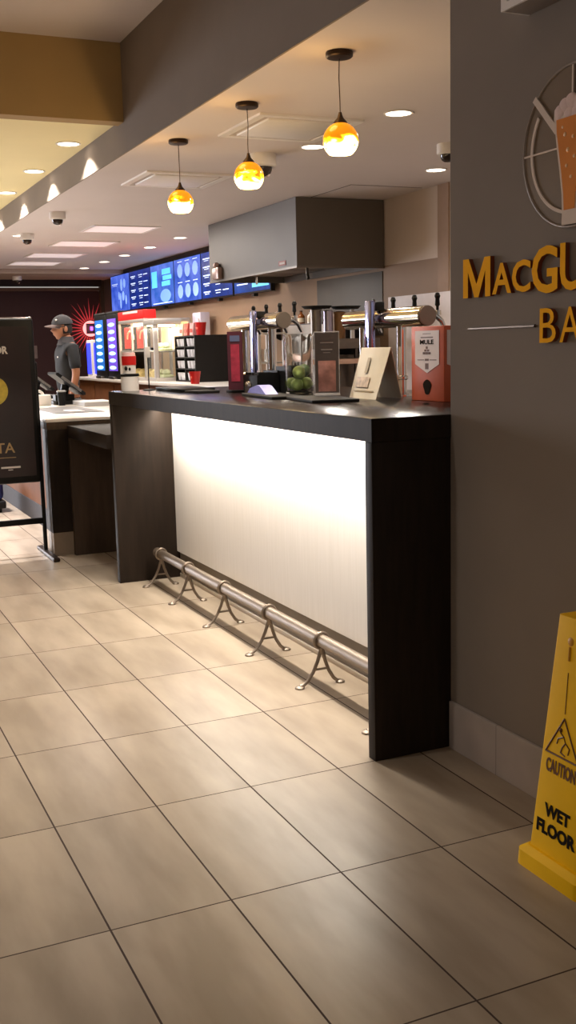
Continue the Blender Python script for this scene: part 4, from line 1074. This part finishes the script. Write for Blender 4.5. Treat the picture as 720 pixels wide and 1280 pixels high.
# head: ellipsoid shaped with brow, nose, lips, chin, joined to the body mesh
bm = bmesh.new(); bmesh.ops.create_uvsphere(bm, u_segments=40, v_segments=28, radius=1)
for v in bm.verts:
    x, y, z = v.co
    X, Y, Z = x*.076, y*.098, z*.118
    if z < 0: X *= 1-.28*(-z)**1.5; Y = Y*(1-.10*(-z)) + .012*(-z)
    if y > 0:
        f = max(0, 1-abs(x)/.30)
        Y += .026*f*math.exp(-((z+.12)/.14)**2)*(y > .6)          # nose
        Y += .010*max(0, 1-abs(x)/.45)*math.exp(-((z+.42)/.07)**2)*(y > .4)  # upper lip
        Y += .009*max(0, 1-abs(x)/.42)*math.exp(-((z+.55)/.06)**2)*(y > .4)  # lower lip
        Y += .012*max(0, 1-abs(x)/.5)*math.exp(-((z+.86)/.12)**2)
        for s in (-1, 1): Y -= .012*math.exp(-((x-s*.42)/.2)**2-((z-.08)/.13)**2)
        Y += .006*math.exp(-((z-.26)/.08)**2)*(y > .5)
    v.co = (X, Y, Z)
HM = Matrix.Translation((0, .035, 1.588)) @ Matrix.Rotation(-.05, 4, 'X')
hb = MB(); hb.merge(bm, HM)
for s in (-1, 1):
    hb.ball((s*.078, .018, 1.580), .030, (.35, .62, 1.05), 16)
    hb.tube([(s*.082, .018+.014*math.cos(q), 1.580+.024*math.sin(q)) for q in [k*.5 for k in range(13)]], .004, 6)
me = bpy.data.meshes.new('h'); hb.bm.to_mesh(me); hb.bm.free()
bm = bmesh.new(); bm.from_mesh(body.data); bm.from_mesh(me); bm.to_mesh(body.data); bm.free()
body.data.polygons.foreach_set('use_smooth', [True]*len(body.data.polygons))
for s in (-1, 1):
    MB().ball((s*.032, .113, 1.596), .011, (1, .8, .8), 14).build('eye', mat('eye_white', (225, 220, 214), .3), body)
    MB().ball((s*.032, .1215, 1.596), .0048, (1, .5, 1), 12).build('iris', mat('iris', (30, 20, 14), .2), body)
hair = MB(); bm = bmesh.new(); bmesh.ops.create_uvsphere(bm, u_segments=32, v_segments=20, radius=1)
for v in bm.verts: v.co = V((v.co.x*.0805, v.co.y*.100-.004, v.co.z*.121+.002))
bmesh.ops.delete(bm, geom=[v for v in bm.verts if v.co.y > .018-.25*(v.co.z) and v.co.z < .045 or v.co.z < -.055], context='VERTS')
hair.merge(bm, HM); hair.build('hair', HAIRM, pr)
# cap
cap = MB(); bm = bmesh.new(); bmesh.ops.create_uvsphere(bm, u_segments=36, v_segments=24, radius=1)
for v in bm.verts: v.co = V((v.co.x*.088, v.co.y*.110, v.co.z*.098))
bmesh.ops.delete(bm, geom=[v for v in bm.verts if v.co.z < -.004], context='VERTS')
cap.merge(bm, Matrix.Translation((0, .030, 1.630)) @ Matrix.Rotation(-.06, 4, 'X'))
cap.ball((0, .03, 1.729), .008, (1, 1, .6), 12)
cp = cap.build('cap', CAPM, pr, True, 80)
brim = MB(); N = 16
ptsT = []
for k in range(N+1):
    a = math.radians(200+140*k/N-180*0)
for row in range(6):
    ptsT.append([V((.078*math.cos(math.radians(15+150*k/N))*(1-.10*row/5), .030+.105*math.sin(math.radians(15+150*k/N))+.085*(row/5)*math.sin(math.radians(15+150*k/N)), 1.630-.018*(row/5)-.02*abs(math.cos(math.radians(15+150*k/N)))**2*(row/5+.3))) for k in range(N+1)])
bm = bmesh.new(); top = [[bm.verts.new(p) for p in r] for r in ptsT]; bot = [[bm.verts.new(p-V((0, 0, .005))) for p in r] for r in ptsT]
for r in range(5):
    for k in range(N):
        bm.faces.new((top[r][k], top[r][k+1], top[r+1][k+1], top[r+1][k])); bm.faces.new((bot[r][k], bot[r+1][k], bot[r+1][k+1], bot[r][k+1]))
for k in range(N): bm.faces.new((top[5][k], top[5][k+1], bot[5][k+1], bot[5][k]))
bmesh.ops.recalc_face_normals(bm, faces=bm.faces[:])
brim.merge(bm); brim.build('brim', mat('cap_brim', (92, 76, 74), .7, noise=.05), cp)
MB().ball((-.058, .108, 1.673), .012, (.5, .9, .8), 12).build('cap_emblem', WHITEP, cp)
# glasses
MB().tube([(-.083, .03, 1.603), (-.066, .11, 1.603), (-.050, .128, 1.603), (0, .134, 1.603), (.050, .128, 1.603), (.066, .11, 1.603), (.083, .03, 1.603)], .003, 8).build('glasses', BLACKP, pr)
# clothes: slightly larger shells round the body
sv = [((0, 0, .90), (.165, .125)), ((0, .006, 1.06), (.158, .122)), ((0, .0, 1.22), (.172, .130)), ((0, -.01, 1.36), (.165, .122)), ((0, -.012, 1.435), .082), ((0, -.002, 1.475), .064),
      ((-.172, -.012, 1.385), .068), ((-.192, -.022, 1.24), .064), ((-.200, -.028, 1.16), .060),
      ((.172, -.012, 1.385), .068), ((.192, -.010, 1.24), .064), ((.200, -.002, 1.16), .060)]
se = [(0, 1), (1, 2), (2, 3), (3, 4), (4, 5), (3, 6), (6, 7), (7, 8), (3, 9), (9, 10), (10, 11)]
shirt = skinned('polo_shirt', sv, se, SHIRT, pr, 0, 2)
MB().lathe([(.070, 1.505), (.078, 1.475), (.088, 1.44), (.10, 1.42)], (0, .0, 0), 28).build('collar', mat('collar_grey', (60, 58, 62), .8), shirt)
MB().ball((-.088, .122, 1.30), .011, (1, .35, .8), 12).tube([(-.098, .120, 1.296), (-.074, .124, 1.296)], .003, 6).build('chest_emblem', WHITEP, shirt)
pv = [((0, 0, .94), (.158, .122)), ((0, 0, .88), (.165, .125)), ((-.087, 0, .80), .100), ((-.09, .01, .48), .072), ((-.09, -.012, .10), .058), ((.087, 0, .80), .100), ((.09, .01, .48), .072), ((.09, -.012, .10), .058)]
skinned('trousers', pv, [(0, 1), (1, 2), (2, 3), (3, 4), (1, 5), (5, 6), (6, 7)], PANTS, pr, 0, 2)
for s in (-1, 1):
    MB().box(s*.098-.045, s*.098+.045, -.075, .19, 0, .07, bev=.025, seg=3).build('shoe', BLACKP, pr)

# blue thing glimpsed under the poster board
t = thing('blue_bag', 'dark blue bag on a black wheeled base, glimpsed under the poster board', 'bag', (9.35, -1.30, 0))
MB().box(-.14, .14, -.20, .20, .10, .30, bev=.05, seg=3).build('bag_body', mat('blue_cloth', (36, 46, 110), .7, noise=.3, nscale=14), t)
MB().box(-.15, .15, -.21, .21, .035, .10, bev=.01).build('base', BLACKM, t)
for x in (-.11, .11):
    for y in (-.16, .16): MB().cone((x, y-.012, .03), (x, y+.012, .03), .03, .03, 16).build('wheel', BLACKP, t)

# ================================================================== LIGHT
# downlights of the high ceiling over and behind the camera
for x, y, e, a in ((4.6, -1.33, 290, 88), (3.2, .9, 80, 140), (.9, 1.6, 36, 135), (5.6, 1.8, 50, 135)):
    light('high_ceiling_lamp', 'SPOT', (x, y, ZM-.03), e, WARM, spot_size=math.radians(a), spot_blend=.6, shadow_soft_size=.10)
for x, y in ((7.9, -.85), (9.2, -.8)):
    light('queue_bright_lamp', 'SPOT', (x, y, ZY-.03), 800, (.97, .94, 1), spot_size=math.radians(62), spot_blend=.9, shadow_soft_size=.10)
for x, y in ((3.5, -2.9), (3.6, -3.9)):  # unseen lamps added to brighten the near face of the hood
    light('bar_fill_lamp', 'SPOT', (x, y, ZC-.03), 20, WARM2, spot_size=math.radians(165), spot_blend=.5, shadow_soft_size=.06)
# queue-side lights further down the cream ceiling
for x, y in ((8.5, -.2), (11, -.2), (13.5, -.2), (8.5, 2.0), (11, 2.0), (13.5, 2.0)):
    light('queue_lamp', 'SPOT', (x, y, ZY-.03), 80, WARM2, spot_size=math.radians(140), spot_blend=.8, shadow_soft_size=.10)
# unseen cool area light added far down on the left, brightening the floor
light('far_fill_light', 'AREA', (13.5, 1.6, 1.6), 140, (.90, .92, 1), shape='RECTANGLE', size=3, size_y=2.0, target=(7.8, -.8, 0), spread=1.6)
w = bpy.data.worlds.new('w'); sc.world = w; w.use_nodes = True
w.node_tree.nodes['Background'].inputs[0].default_value = (1, .94, .88, 1)
w.node_tree.nodes['Background'].inputs[1].default_value = .36

# ================================================================== CAMERA
fpx, yaw, pitch, roll, h = (1325.03, -0.424520, 0.154715, -0.024970, 1.34712)
F = V((math.cos(yaw)*math.cos(pitch), math.sin(yaw)*math.cos(pitch), -math.sin(pitch)))
R0 = V((math.sin(yaw), -math.cos(yaw), 0)); U0 = R0.cross(F)
R1 = R0*math.cos(roll)+U0*math.sin(roll); U1 = -R0*math.sin(roll)+U0*math.cos(roll)
cd = bpy.data.cameras.new('camera'); cam = bpy.data.objects.new('camera', cd); COL.objects.link(cam)
cam.matrix_world = Matrix(((R1.x, U1.x, -F.x, 0), (R1.y, U1.y, -F.y, 0), (R1.z, U1.z, -F.z, h), (0, 0, 0, 1)))
cd.sensor_fit = 'VERTICAL'; cd.sensor_height = 36; cd.lens = fpx/1280*36
cd.clip_start = .05; cd.clip_end = 60
sc.camera = cam
sc.view_settings.view_transform = 'Standard'; sc.view_settings.look = 'None'
sc.view_settings.exposure = 0; sc.view_settings.gamma = 1; sc.view_settings.use_curve_mapping = False
